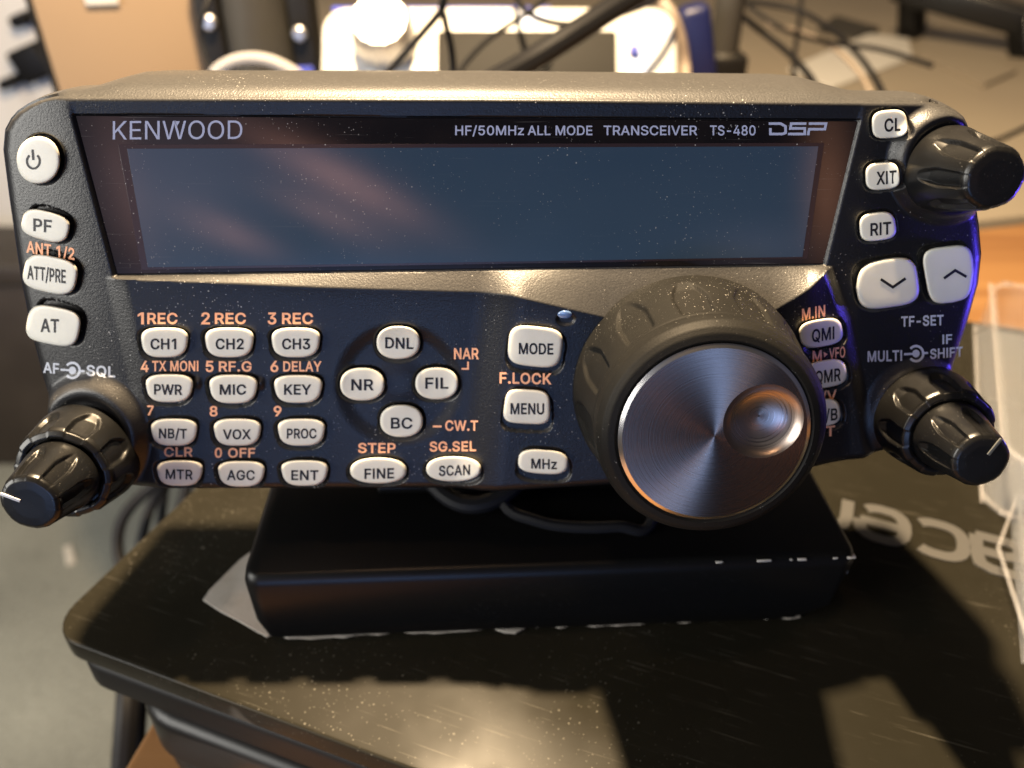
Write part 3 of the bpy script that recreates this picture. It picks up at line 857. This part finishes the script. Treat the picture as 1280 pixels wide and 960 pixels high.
# aluminium face with a finger dimple
RF, RD, DCX, DCY = 15.6, 6.75, 8.0, 2.6
nA, nR = 160, 10
def face_mesh():
    v, f = [], []
    for k in range(nR + 1):
        t = k / nR
        for i in range(nA):
            a = 2 * math.pi * i / nA
            x0, y0 = DCX + RD * math.cos(a), DCY + RD * math.sin(a); x1, y1 = RF * math.cos(a), RF * math.sin(a)
            v.append(((x0 + (x1 - x0) * t) / 1000, (y0 + (y1 - y0) * t) / 1000, 0))
    for k in range(nR):
        for i in range(nA):
            j = (i + 1) % nA; f.append((k * nA + i, k * nA + j, (k + 1) * nA + j, (k + 1) * nA + i))
    return v, f
fv, ff = face_mesh()
fo = link('knob_face', fv, ff, M['brushed'], tk); fo.location = (0, 0, 0.0260)
mb = MB(); mb.lathe([(16.35, 24.6), (16.3, 25.6), (15.6, 26.0)], 160, caps=False)
link('knob_rim', np.array(mb.v) / 1000, mb.f, M['chamfer'], tk, 20)
mb = MB()
prof = [(RD * math.sin(a), -2.6 * (math.cos(a) - math.cos(R(72))) / (1 - math.cos(R(72)))) for a in np.linspace(R(72), R(1), 18)]
prof = [(p[0] / math.sin(R(72)), p[1]) for p in prof]
mb.lathe(prof, 96, caps=False)
dm = link('finger_dimple', np.array(mb.v) / 1000, mb.f, M['dimple'], tk); dm.location = (DCX / 1000, DCY / 1000, 0.0260)
# coaxial knob pairs and single knob
def pair(px, py, h_end, spin, ro, ri):
    u, v = kpos(px, py, h_end)
    knob('outer_knob', u, v, [(ro, -0.5), (ro + .1, 1.5), (ro - .1, 3), (ro - 1.0, 9.6), (ro - 1.4, 10.3), (ro - 2.4, 10.7), (ro - 3.0, 10.4), (ro - 3.2, 9.3)], M['knob'], flutes(8, 3.0, 10.0, 0.23, 0.85, spin, 0.3, 0.3), n=320, step=0.3)
    ik = knob('inner_knob', u, v, [(ri, 9.0), (ri + .1, 11.0), (ri - .1, 12.5), (ri - 1.5, 20.8), (ri - 1.8, 21.5), (ri - 2.4, 21.9), (3.0, 22.0), (0.5, 22.0)], M['knob'], flutes(7, 12.5, 21.0, 0.25, 0.75, spin + 0.5, 0.12, 0.3), n=256, step=0.3)
    return ik
M['faint_ink'] = mat('worn grey ink', (0.085, 0.085, 0.075), 0.5)
def pointer(ik, ang, ink='white_ink'):
    mb = MB(); mb.box((0, 0, 0), (0.0036, 0.0006, 0.0003), bev=0.0001)
    p = mb.build('pointer_mark', M[ink], ik)
    p.location = (0.0033 * math.cos(ang), 0.0033 * math.sin(ang), 0.02205); p.rotation_euler = (0, 0, ang)
ikl = pair(36, 630, 22.0, 0.35, 10.7, 7.1); pointer(ikl, R(155))
ikr = pair(1228, 577, 22.0, 0.1, 10.2, 6.8); pointer(ikr, R(62), 'faint_ink')
u, v = kpos(1245, 223, 17.0)
knob('clarifier_knob', u, v, [(7.5, 0.0), (7.6, 2.0), (7.2, 4.0), (5.35, 15.6), (5.0, 16.4), (4.4, 16.9), (3.0, 17.0), (0.5, 17.0)], M['knob'], flutes(7, 5.0, 16.0, 0.26, 0.85, 0.55, 0.12, 0.3), n=256, step=0.3)

# ================================================================== STAND
ang = R(2.6)
O = Vector((-0.0600, 0.1203, 0))
stand = empty('panel_stand', O, (0, 0, ang))
tag(stand, 'heavy black painted block under the radio panel, chipped at its right corner', 'stand')
mb = MB()
n0 = rrect(0, 0.002, 0.1395, 0.074, 0.004, 5)
prof = [(0.004, 0.0006), (0.0015, 0.004), (0.0, 0.010), (-0.0004, 0.023), (0.0004, 0.0252), (0.0014, 0.026)]
v, f = [], []
cen = Vector((0.0675, 0.037))
def insetpoly(poly, d):
    n = len(poly); out = []
    for i in range(n):
        p0, p1, p2 = map(Vector, (poly[i - 1], poly[i], poly[(i + 1) % n]))
        e1 = (p1 - p0).normalized(); e2 = (p2 - p1).normalized()
        nn = Vector((-(e1.y + e2.y), e1.x + e2.x)).normalized()
        out.append(p1 + nn * d / max(0.5, nn.dot(Vector((-e1.y, e1.x)))))
    return out
for d, z in prof:
    for p in insetpoly(n0, d):
        x = p.x
        # the right hand end is rounded off underneath, the left one only a little
        xr = 0.1395 - 0.017 * max(0, 1 - z / 0.019) ** 2; xl_ = -0.001 * 0 + 0.003 * max(0, 1 - z / 0.012) ** 2
        x = min(max(x, xl_), xr) if (x > 0.12 or x < 0.01) else x
        v.append((x, p.y, z))
n = len(n0)
for k in range(len(prof) - 1):
    for i in range(n):
        j = (i + 1) % n; f.append((k * n + i, k * n + j, (k + 1) * n + j, (k + 1) * n + i))
f.append(tuple(range(n - 1, -1, -1))); f.append(tuple(range((len(prof) - 1) * n, len(prof) * n)))
link('block', v, f, M['stand'], stand, 50)
br = MB()
br.box((0.068, 0.047, 0.028), (0.080, 0.040, 0.003), bev=0.001)
br.box((0.040, 0.052, 0.042), (0.003, 0.030, 0.030), bev=0.001)
br.box((0.096, 0.052, 0.042), (0.003, 0.030, 0.030), bev=0.001)
br.build('bracket', M['stand'], stand)
ch = MB()
for x, s_ in ((0.1370, 0.00077), (0.1380, 0.00049), (0.1260, 0.00084), (0.1235, 0.00056), (0.1173, 0.00070), (0.1070, 0.00063), (0.1337, 0.00049)):
    ch.box((x, 0.00215, 0.0256), (s_ * (1.0 + (4.5 if x < 0.134 else 0.6) * rng.random()), s_ * 0.6, s_ * 0.5), Matrix.Rotation(0.10 * rng.random() - 0.05, 3, 'Y'), bev=s_ * 0.15)
for x, z, s_ in ((0.1383, 0.019, .0009), (0.1376, 0.0165, .0007), (0.1388, 0.0225, .0006), (0.1390, 0.0240, .0007)):
    ch.box((x, 0.0042, z), (s_, s_ * 1.2, s_), Matrix.Rotation(0.7, 3, 'Y'), bev=s_ * 0.25)
ch.build('paint_chips', M['chip'], stand)
# cables drooping between panel and stand
def cable(name, pts, r, m, label, group=None, cat='cable'):
    mb = MB(); mb.tube(pts, r); o = mb.build(name, m); return tag(o, label, cat, group)
cable('cable', [(-0.035, 0.172, 0.060), (-0.022, 0.150, 0.0345), (-0.008, 0.142, 0.0295), (0.006, 0.152, 0.0375), (0.012, 0.180, 0.062)], 0.0022, M['cable'],
      'black cable looping from under the left half of the panel onto the stand')
cable('cable', [(-0.010, 0.176, 0.060), (-0.004, 0.146, 0.0325), (0.006, 0.138, 0.0280), (0.024, 0.136, 0.0282), (0.034, 0.140, 0.030), (0.040, 0.176, 0.060)], 0.0014, M['cable'],
      'thinner black cord drooping on the stand just left of the tuning knob')

# ================================================================== LAPTOP and what lies under it
LA = R(-20.5)
LO = (-0.1150, 0.1285)                                     # front left corner
lap = empty('laptop', (LO[0], LO[1], -0.018), (0, 0, LA))
tag(lap, 'closed scuffed black laptop with upside-down silver lettering on its lid, under the stand', 'laptop')
mb = MB(); mb.prism(rrect(0, 0, 0.375, 0.250, 0.010), 0.0122, 0.018, 0.0008); mb.build('lid', M['lid'], lap, 40)
mb = MB(); mb.prism(rrect(0.0045, 0.0045, 0.3705, 0.2455, 0.008), 0.0086, 0.0126); mb.build('gap_seal', M['laptop_dark'], lap)
mb = MB(); mb.prism(rrect(0.0012, 0.0012, 0.3738, 0.2488, 0.011), 0.0, 0.0092, 0.0026); mb.build('base', M['laptop_dark'], lap, 40)
# lettering on the lid, built of bent strokes, reading from the far side
def lid_local(px, py):
    p = onz(px, py, 0.0) - Vector((LO[0], LO[1], 0)); c, s_ = math.cos(-LA), math.sin(-LA)
    return Vector((p.x * c - p.y * s_, p.x * s_ + p.y * c))
def strokes(name, groups, w, z, m, parent):
    P, T, Bd = union2d([ccw(q) for pts in groups for q in ribbon(pts, w)], 0.01)
    n = len(P)
    V = [(*p, z + 0.0003) for p in P] + [(*p, z - 0.0003) for p in P]
    return link(name, V, list(T) + [(a, a + n, b + n, b) for a, b in Bd], m, parent, smooth=False)
a0 = lid_local(1284, 704); r0 = lid_local(1062, 646)
ax = (r0 - a0).normalized(); ay = Vector((-ax.y, ax.x))        # reading direction, letter-up direction
if ay.y > 0: ay = -ay
LW, LH = 0.0158, 0.0145
def L2(ix, pts): return [tuple(a0 + ax * (ix * 0.0146 + x * LW) + ay * ((y - 0.5) * LH)) for x, y in pts]
def rounded(cx, cy, rx, ry, a_0, a_1, n=16, p=0.75):
    out = []
    for i in range(n + 1):
        a = R(a_0 + (a_1 - a_0) * i / n); c, s_ = math.cos(a), math.sin(a)
        out.append((cx + rx * math.copysign(abs(c) ** p, c), cy + ry * math.copysign(abs(s_) ** p, s_)))
    return out
for ix, gl in enumerate((
    [[(0.02, 0.95), (0.55, 0.95), (0.74, 0.85), (0.78, 0.6), (0.78, 0.08)], [(0.78, 0.08), (0.25, 0.08), (0.1, 0.15), (0.06, 0.3), (0.14, 0.45), (0.3, 0.5), (0.78, 0.5)]],
    [rounded(0.46, 0.5, 0.40, 0.44, 48, 312)],
    [[(0.08, 0.5), (0.83, 0.5)] , rounded(0.46, 0.5, 0.38, 0.44, 0, 312)],
    [[(0.14, 0.04), (0.14, 0.6), (0.2, 0.82), (0.36, 0.93), (0.62, 0.93)]])):
    strokes('lettering', [L2(ix, g) for g in gl], 0.0034, 0.0181, M['logo'], lap)

case = empty('black_case', (LO[0], LO[1], -0.045), (0, 0, LA))
tag(case, 'flat black case with rounded corners lying on the wood underneath the laptop', 'case')
mb = MB(); mb.prism(rrect(0.016, -0.001, 0.360, 0.235, 0.016), 0.010, 0.0262, 0.004); mb.build('cover', M['case'], case, 40)
mb = MB(); mb.prism(rrect(0.017, 0.0002, 0.359, 0.234, 0.016), 0.0002, 0.0097, 0.002); mb.build('tray', M['case'], case, 40)

# torn paper under the stand
def paper_poly():
    px = [(300, 700), (262, 738), (254, 750), (275, 764), (300, 777), (322, 790), (334, 796), (345, 792)]
    pts = [onz(x, y, 0.0004) for x, y in px]
    rag = []
    for i, x in enumerate(np.linspace(360, 1000, 46)):
        y = 797.5 - (x - 360) * 27 / 640 + (rng.random() - 0.5) * 4 + (5 if 620 < x < 650 else 0)
        rag.append(onz(x, y + 0.5, 0.0004))
    back = [Vector((0.060, 0.185, 0.0004)), Vector((-0.048, 0.185, 0.0004))]
    return pts + rag + back
pp = paper_poly(); n = len(pp)
o = link('paper_sheet', [(p.x, p.y, 0.0006) for p in pp] + [(p.x, p.y, 0.0002) for p in pp],
         [tuple(range(n)), tuple(range(2 * n - 1, n - 1, -1))] + [(i, (i + 1) % n, n + (i + 1) % n, n + i) for i in range(n)], M['paper'], smooth=False)
tag(o, 'torn pale paper sheet sticking out from under the black stand on the laptop', 'paper')

# clear plastic at the right
k0, k1 = onz(1256, 575, 0.02), onz(1238, 352, 0.02)
pb = empty('plastic_container', (k0.x, k0.y, 0.0003), (0, 0, math.atan2(k1.y - k0.y, k1.x - k0.x) - math.pi / 2))
PBL = (k1.xy - k0.xy).length
tag(pb, 'taller cloudy clear plastic container standing behind the lower right knob', 'container')
def shell(poly, h, t):
    mbs = MB(); inn = [tuple(p) for p in insetpoly(poly, t)]; n = len(poly)
    v = [(*p, 0) for p in poly] + [(*p, h) for p in poly] + [(*p, h) for p in inn] + [(*p, t) for p in inn]
    f = []
    for k in range(3):
        for i in range(n):
            j = (i + 1) % n; f.append((k * n + i, k * n + j, (k + 1) * n + j, (k + 1) * n + i))
    f.append(tuple(range(n - 1, -1, -1))); f.append(tuple(range(3 * n, 4 * n)))
    mbs.add(v, f); return mbs
shell(rrect(0, 0, 0.10, PBL, 0.010), 0.020, 0.0015).build('wall', M['plastic'], pb)
mb = MB()
rr = rrect(-0.0003, -0.0003, 0.1003, PBL + 0.0003, 0.0103)
mb.tube([(*p, 0.020) for p in rr] + [(*rr[0], 0.020)], 0.0006, 8, 2)
mb.tube([(*p, 0.002) for p in rr] + [(*rr[0], 0.002)], 0.0007, 8, 2)
mb.build('rim', M['plastic_rim'], pb)
pt = empty('plastic_tray', (0, 0, 0.0003))
tag(pt, 'low clear plastic tray over the end of the lid lettering at the right edge', 'tray')
e0, e1 = onz(1262, 640, 0), onz(1276, 830, 0)
dd = (e0 - e1); nx = Vector((dd.y, -dd.x, 0)).normalized() * 0.09
poly = [tuple(p.xy) for p in (e1, e1 + nx, e0 + nx, e0)]
shell(poly, 0.006, 0.0010).build('wall', M['plastic'], pt)
mb = MB(); mb.tube([(*p, 0.006) for p in poly] + [(*poly[0], 0.006)], 0.0006, 8, 2); mb.build('rim', M['plastic_rim'], pt)

# ================================================================== TABLE, DESK, ROOM
TZ = -0.045
table = empty('wooden_table', (0.3, 0.2, -0.90))
tag(table, 'orange pine table carrying the laptop stack', 'table')
tp = [(-0.128, -0.02), (0.95, -0.02), (0.95, 0.655), (-0.015, 0.40), (-0.060, 0.385)]
mb = MB(); mb.prism([(x - 0.3, y - 0.2) for x, y in tp], 0.90 + TZ - 0.028, 0.90 + TZ, 0.003); mb.build('tabletop', M['wood'], table)
for x, y in ((-0.04, 0.06), (0.86, 0.06), (0.86, 0.55), (0.03, 0.36)):
    mb = MB(); mb.box((x - 0.3, y - 0.2, 0.4135), (0.05, 0.05, 0.827), bev=0.004); mb.build('leg', M['wood'], table)
desk = empty('desk', (0.2, 1.1, -0.90))
tag(desk, 'pale laminate desk behind the radio with cables and papers on it', 'desk')
dk = [(-0.235, 0.40), (-0.06, 0.403), (0.0, 0.415), (1.5, 0.815), (1.5, 1.75), (-0.36, 1.75), (-0.345, 0.60)]
mb = MB(); mb.prism([(x - 0.2, y - 1.1) for x, y in dk], 0.90 + TZ - 0.030, 0.90 + TZ, 0.002); mb.build('desktop', M['desk'], desk)
for x, y in ((1.4, 0.95), (1.4, 1.65), (0.1, 1.65), (-0.05, 0.48)):
    mb = MB(); mb.box((x - 0.2, y - 1.1, 0.412), (0.05, 0.05, 0.824), bev=0.004); mb.build('leg', M['brown'], desk)
mb = MB(); mb.box((0, 0.5, -0.91), (8, 8, 0.02)); o = mb.build('carpet_floor', M['carpet']); o['kind'] = 'structure'
mb = MB(); mb.box((0, 1.80, 0.6), (8, 0.06, 3.0)); o = mb.build('back_wall', M['wall']); o['kind'] = 'structure'
o = onz(87, 694, -0.898)
mb = MB(); mb.box(o, (0.014, 0.052, 0.006), Matrix.Rotation(R(32), 3, 'Z'), bev=0.002)
tag(mb.build('fluff_scrap', M['paper']), 'small pale scrap lying on the carpet at the left', 'scrap')

# ------------------------------------------------------------------ things on the desk
# tan board standing upright
p0, p1 = at(57, 60, 0.50), at(268, 60, 0.52)
bx = empty('tan_box', ((p0.x + p1.x) / 2, 0.51, TZ), (0, 0, math.atan2(0.02, p1.x - p0.x)))
tag(bx, 'upright tan cardboard box behind the left end of the radio', 'box')
w = (p1 - p0).length
mb = MB(); mb.box((0, 0.045, 0.110), (w, 0.09, 0.220), bev=0.0015); mb.build('carton', M['cardboard'], bx)
mb = MB(); mb.box((-w / 2 - 0.0018, 0.046, 0.108), (0.003, 0.092, 0.216), bev=0.0008); mb.build('edge_strip', M['laptop_dark'], bx)
lp = at(119, 0, 0.50)
mb = MB(); mb.box((lp.x - (p0.x + p1.x) / 2, -0.0012, lp.z - TZ + 0.012), (0.018, 0.0015, 0.031), bev=0.0004); mb.build('paper_label', M['white'], bx)

# dark cylinder with side plates and bolts
q0, q1 = at(288, 60, 0.50), at(366, 60, 0.50)
cx, rr_ = (q0.x + q1.x) / 2, (q1.x - q0.x) / 2
mt_ = empty('black_mount', (cx, 0.50, TZ))
tag(mt_, 'dark grey cylindrical mount with bolted side plates between box and white instrument', 'mount')
mb = MB(); mb.lathe([(rr_ * 1.12, 0), (rr_ * 1.06, 0.06), (rr_ * 0.92, 0.16), (rr_ * 0.88, 0.20)], 40); mb.build('body', M['dark_grey'], mt_)
for sgn in (-1, 1):
    mb = MB(); mb.box((sgn * (rr_ * 1.05 + 0.007), 0.004, 0.085), (0.014, 0.020, 0.170), bev=0.002)
    pl = mb.build('side_plate', M['laptop_dark'], mt_)
    for zz in (0.075, 0.115):
        mb = MB(); mb.lathe([(0.0042, 0), (0.0042, 0.003), (0.003, 0.0042)], 16, rot=Matrix.Rotation(R(90), 3, 'X'), loc=(sgn * (rr_ * 1.05 + 0.006), -0.006, zz if sgn > 0 else zz + 0.006))
        mb.build('bolt', M['steel'], pl)
    mb = MB(); mb.box((sgn * (rr_ * 1.05 + 0.006), -0.0065, 0.092), (0.010, 0.002, 0.010), bev=0.0006); mb.build('blue_clip', M['blue'], pl)

# white instrument with tilted face
t0, t1 = at(402, 6, 0.47), at(846, 12, 0.47)
WI = t1.x - t0.x
bz = TZ
face_h = math.hypot(t0.z - bz, 0.115); fa = math.atan2(t0.z - bz, 0.115)
wi = empty('white_instrument', ((t0.x + t1.x) / 2, 0.355, TZ))
tag(wi, 'white boxy instrument with a silver dial and dark window behind the radio', 'instrument')
Rf = Matrix.Rotation(fa, 3, 'X')                            # face: local y runs up the slope
TH_ = 0.045
def wloc(x, y, z): return Rf @ Vector((x, y, z)) + Vector((0, 0, 0.0))
def wprism(name, poly, z0, z1, bev, m, parent):
    mb = MB(); mb.prism(poly, z0, z1, bev)
    return link(name, [wloc(*p) for p in mb.v], mb.f, m, parent, 40)
wprism('body', rrect(-WI / 2, 0.004, WI / 2, face_h, 0.014), -TH_, 0.0, 0.004, M['white'], wi)
mb = MB(); mb.box((0, 0.105, 0.045), (WI * 0.9, 0.05, 0.089), bev=0.004); mb.build('back_box', M['white'], wi)
def wpx(px, py):                                            # pixel -> coordinates on the face
    nrm = Rf @ Vector((0, 0, 1)); org = Vector((wi.location)); camp = Vector((0, 0, CAM_H / 1000))
    d = at(px, py, 1.0) - camp; k = (org - camp).dot(nrm) / d.dot(nrm); p = Rf.transposed() @ (camp + d * k - org)
    return p.x, p.y
x0, y0 = wpx(546, 118); x1, y1 = wpx(770, 40)
wprism('dark_window', rrect(x0, y0, x1, y1, 0.002), -0.001, 0.0012, 0.0004, M['dark_glass'], wi)
kx, ky = wpx(482, 52)
mb = MB(); mb.lathe([(0.017, 0.0), (0.0165, 0.004), (0.0150, 0.020), (0.0135, 0.0215), (0.002, 0.0215)], 40,
                    lambda a, r, z: r * (1 + 0.03 * math.cos(14 * a)))
link('dial_knob', [wloc(p[0] + kx, p[1] + ky, p[2]) for p in mb.v], mb.f, M['steel'], wi, 40)
x0, y0 = wpx(412, 8); x1, y1 = wpx(690, -10)
mb = MB(); mb.box((0, 0, 0), (x1 - x0, 0.003, 0.030), bev=0.0008)
link('blue_band', [wloc(p[0] + (x0 + x1) / 2, p[1] + face_h + 0.0012, p[2] - 0.020) for p in mb.v], mb.f, M['blue'], wi)
a_, b_ = wpx(780, 90), wpx(826, 18)
st_ = [wpx(775, 95), wpx(803, 95), wpx(838, 38), wpx(832, 22), wpx(822, 30)]
mb = MB(); mb.prism(st_, -0.001, 0.0006); link('corner_stripe', [wloc(*p) for p in mb.v], mb.f, M['pale_blue'], wi)
bx_, by_ = wpx(792, 66)
mb = MB(); mb.lathe([(0.0026, 0), (0.0026, 0.0035), (0.0018, 0.0042)], 16); link('blue_button', [wloc(p[0] + bx_, p[1] + by_, p[2]) for p in mb.v], mb.f, M['blue'], wi)
x0, y0 = wpx(640, 30)
for i, (px, w_) in enumerate(((597, .007), (617, .009), (657, .006), (674, .010))):
    xx, yy = wpx(px, 22); mb = MB(); mb.box((xx, yy, 0.0002), (w_, 0.006, 0.0008)); link('printed_mark', [wloc(*p) for p in mb.v], mb.f, M['pale_blue'], wi)

# post with blue clamp
g0 = at(905, 60, 0.56)
ps = empty('dark_post', (g0.x, 0.56, TZ))
tag(ps, 'dark metal post on a stepped foot right of the white instrument', 'post')
mb = MB(); mb.lathe([(0.011, 0), (0.011, 0.09), (0.0095, 0.092), (0.0095, 0.20)], 24); mb.build('pole', M['dark_grey'], ps)
mb = MB(); mb.box((0.002, 0, 0.038), (0.030, 0.026, 0.076), bev=0.003); mb.box((0.003, 0, 0.080), (0.024, 0.022, 0.022), bev=0.003); mb.build('foot', M['laptop_dark'], ps)
g1 = at(876, 45, 0.53)
mb = MB(); mb.box((g1.x, 0.53, g1.z - 0.012), (0.019, 0.020, 0.062), Matrix.Rotation(R(-14), 3, 'Y'), bev=0.005)
mb.box((g1.x + 0.003, 0.53, (TZ + g1.z - 0.03) / 2), (0.012, 0.014, (g1.z - 0.03) - TZ), bev=0.002)
tag(mb.build('blue_clamp', M['navy']), 'navy blue clamp standing beside the dark post', 'clamp')
mb = MB(); mb.lathe([(0.008, 0), (0.008, 0.052), (0.006, 0.058), (0.003, 0.060)], 20)
o = mb.build('yellow_cap', mat('cream yellow plastic', (0.72, 0.58, 0.30), 0.4)); g = at(850, 75, 0.52); o.location = (g.x, 0.52, TZ)
tag(o, 'small cream yellow bottle at the right end of the white instrument', 'bottle')

GR = 'cables trailing over the desk'
def pxcable(pts, r, m, label, name='cable'): return cable(name, [at(*p) for p in pts], r, m, label, GR)
pxcable([(268, -20, 0.47), (255, 15, 0.46), (251, 45, 0.46), (258, 75, 0.455), (272, 100, 0.45), (290, 125, 0.44)], 0.0013, M['cable'], 'thin dark cord curving down the right edge of the tan box')
pxcable([(262, 110, 0.43), (272, 88, 0.43), (300, 74, 0.43), (335, 75, 0.43), (370, 92, 0.43), (390, 115, 0.43)], 0.0030, M['grey_cable'], 'thick pale grey cable arching in front of the cylindrical mount')
pxcable([(566, -30, 0.36), (553, 5, 0.36), (556, 25, 0.365), (564, 60, 0.37), (567, 95, 0.37), (567, 125, 0.36)], 0.0016, M['cable'], 'thin dark cord hanging vertically across the dark window')
pxcable([(556, 0, 0.37), (550, 15, 0.37), (525, 45, 0.37), (490, 85, 0.37), (465, 115, 0.365)], 0.0016, M['cable'], 'thin dark cord running diagonally past the silver dial')
pxcable([(830, -25, 0.42), (770, 8, 0.40), (720, 40, 0.385), (660, 78, 0.37), (600, 112, 0.35)], 0.0054, M['cable'], 'thick black cable crossing diagonally over the dark window')
pxcable([(815, -10, 0.50), (838, 15, 0.49), (850, 45, 0.49), (856, 80, 0.49), (858, 110, 0.48)], 0.0032, M['brown_cable'], 'beige cord bending down at the right end of the white instrument')
pxcable([(900, 2, 0.66), (950, 4, 0.66), (1000, 14, 0.65), (1040, 38, 0.62), (1072, 68, 0.58), (1095, 100, 0.52), (1108, 130, 0.46)], 0.0020, M['cable'], 'black cord in a wide arch over the papers')
pxcable([(925, 18, 0.62), (955, 42, 0.60), (985, 66, 0.56), (1012, 96, 0.50), (1025, 125, 0.45)], 0.0022, M['cable'], 'black cord running down right of the dark post')
pxcable([(1003, -20, 0.72), (1000, 20, 0.70), (995, 55, 0.66), (992, 85, 0.60), (995, 115, 0.52)], 0.0018, M['cable'], 'black cord hanging almost straight down between the arching cords')
pxcable([(960, 30, 0.72), (1005, 42, 0.68), (1045, 62, 0.62), (1075, 92, 0.56), (1090, 120, 0.5)], 0.0016, M['brown_cable'], 'brown cord under the wide black arch')
pxcable([(1200, 190, 0.52), (1245, 176, 0.54), (1285, 158, 0.57), (1340, 130, 0.62)], 0.0018, M['cable'], 'black cord crossing the desk edge beside the single knob at upper right')

pxcable([(700, -20, 0.45), (668, 10, 0.43), (610, 50, 0.41), (575, 88, 0.39), (560, 115, 0.38)], 0.0014, M['cable'], 'thin black cord sagging beside the thick diagonal cable')
pxcable([(640, -20, 0.47), (655, 12, 0.44), (700, 30, 0.42), (760, 22, 0.42), (820, 0, 0.44), (850, -25, 0.46)], 0.0016, M['cable'], 'black cord looping along the upper edge of the white instrument')
pxcable([(935, 8, 0.70), (975, 34, 0.68), (1030, 52, 0.64), (1100, 62, 0.60), (1165, 82, 0.56)], 0.0018, M['cable'], 'black cord running flat from the dark post towards the beige papers')
def sheet(name, px, z, t, m, label, cat):
    pts = [onz(x, y, z) for x, y in px]; n = len(pts)
    o = link(name, [(p.x, p.y, z + t) for p in pts] + [(p.x, p.y, z) for p in pts],
             [tuple(range(n)), tuple(range(2 * n - 1, n - 1, -1))] + [(i, (i + 1) % n, n + (i + 1) % n, n + i) for i in range(n)], m, smooth=False)
    return tag(o, label, cat)
sheet('paper_sheet', [(985, 88), (1085, 44), (1135, 50), (1140, 74), (1040, 112)], TZ + 0.0005, 0.002, M['white'], 'white sheet of paper on the desk under the arching cords', 'paper')
sheet('dark_folder', [(1022, 40), (1044, 25), (1098, 40), (1070, 50)], TZ + 0.0005, 0.006, M['dark_grey'], 'small dark folder lying behind the white paper on the desk', 'folder')
sheet('paper_stack', [(1150, 70), (1200, 60), (1270, 92), (1230, 110)], TZ + 0.0005, 0.004, M['desk'], 'beige papers lying on the desk under the monitor stand', 'paper')

# monitor stand at top right
mn = empty('monitor_stand', (*at(1139, 48, 1.05).xy, TZ))
tag(mn, 'black monitor stand with splayed legs on the desk at upper right', 'stand')
ml_ = mn.location
def bar(name, pa, pb, w_, d_, m=M['stand']):
    a = pa - ml_; b = pb - ml_; d = b - a
    mb = MB(); mb.box((0, 0, 0), (w_, d_, d.length), bev=0.004)
    q = d.to_track_quat('Z', 'Y').to_matrix()
    link(name, [q @ Vector(p) + (a + b) / 2 for p in mb.v], mb.f, m, mn)
f0 = at(1139, 46, 1.10); f0.z = TZ
bar('leg', f0, at(1142, -40, 1.08), 0.026, 0.026)
bar('crossbar', at(1120, -18, 1.08), at(1320, 38, 0.98), 0.034, 0.030)
f1 = at(1282, 75, 0.98)
bar('leg', Vector((f1.x, f1.y, TZ)), at(1280, 18, 1.0), 0.028, 0.028)

# pale cabinet with dark fittings and a brown storage box on the carpet at the far left
c1 = at(50, 60, 1.45)
cb = empty('white_cabinet', (c1.x - 0.35, 1.46, -0.90))
tag(cb, 'pale upright cabinet with dark fittings standing at the far left', 'cabinet')
mb = MB(); mb.box((0, 0.14, 0.65), (0.70, 0.28, 1.30), bev=0.006); mb.build('carcass', M['cream'], cb)
for px, py, sx, sz in ((28, 24, 0.036, 0.020), (42, 78, 0.062, 0.056), (14, 102, 0.040, 0.018)):
    g = at(px, py, 1.44)
    mb = MB(); mb.box((g.x - cb.location.x, -0.012, g.z + 0.90), (sx, 0.05, sz), Matrix.Rotation(R(-20), 3, 'Y'), bev=0.008); mb.build('fitting', M['laptop_dark'], cb)
g0_, g1_ = at(-160, 330, 1.27), at(180, 330, 1.27)
sb = empty('storage_box', ((g0_.x + g1_.x) / 2, 1.27, -0.90))
tag(sb, 'dark brown storage box standing on the carpet at the left edge', 'box')
hh_ = g0_.z + 0.90; ww_ = g1_.x - g0_.x
mb = MB(); mb.box((0, 0.08, hh_ / 2 - 0.02), (ww_, 0.16, hh_ - 0.04), bev=0.01); mb.build('bin', M['brown'], sb)
mb = MB(); mb.box((0, 0.08, hh_ - 0.02), (ww_ + 0.02, 0.18, 0.045), bev=0.012); mb.build('cover', M['brown'], sb)

# cables hanging beside the table at lower left
GL = 'cables hanging beside the table'
for pts, r, lab in (
    ([(250, 560, 0.34), (200, 600, 0.34), (158, 640, 0.33), (147, 680, 0.32), (160, 715, 0.31), (200, 690, 0.32), (225, 640, 0.33), (235, 600, 0.34)], 0.0032, 'outermost black cable loop hanging left of the laptop'),
    ([(230, 570, 0.35), (195, 620, 0.35), (180, 660, 0.34), (176, 700, 0.33), (190, 740, 0.32)], 0.0030, 'inner black cable hanging left of the laptop'),
    ([(215, 560, 0.36), (206, 610, 0.36), (200, 660, 0.35), (195, 720, 0.33)], 0.0028, 'straight black cable behind the loop left of the laptop'),
    ([(178, 780, 0.22), (163, 840, 0.205), (158, 900, 0.19), (152, 980, 0.175)], 0.0045, 'thick dark cable hanging below the laptop corner beside the wood'),
    ([(190, 790, 0.23), (178, 850, 0.215), (172, 910, 0.20), (170, 990, 0.185)], 0.0035, 'second dark cable behind the thick one below the laptop corner'),
):
    cable('cable', [at(*p) for p in pts], r, M['cable'], lab, GL)
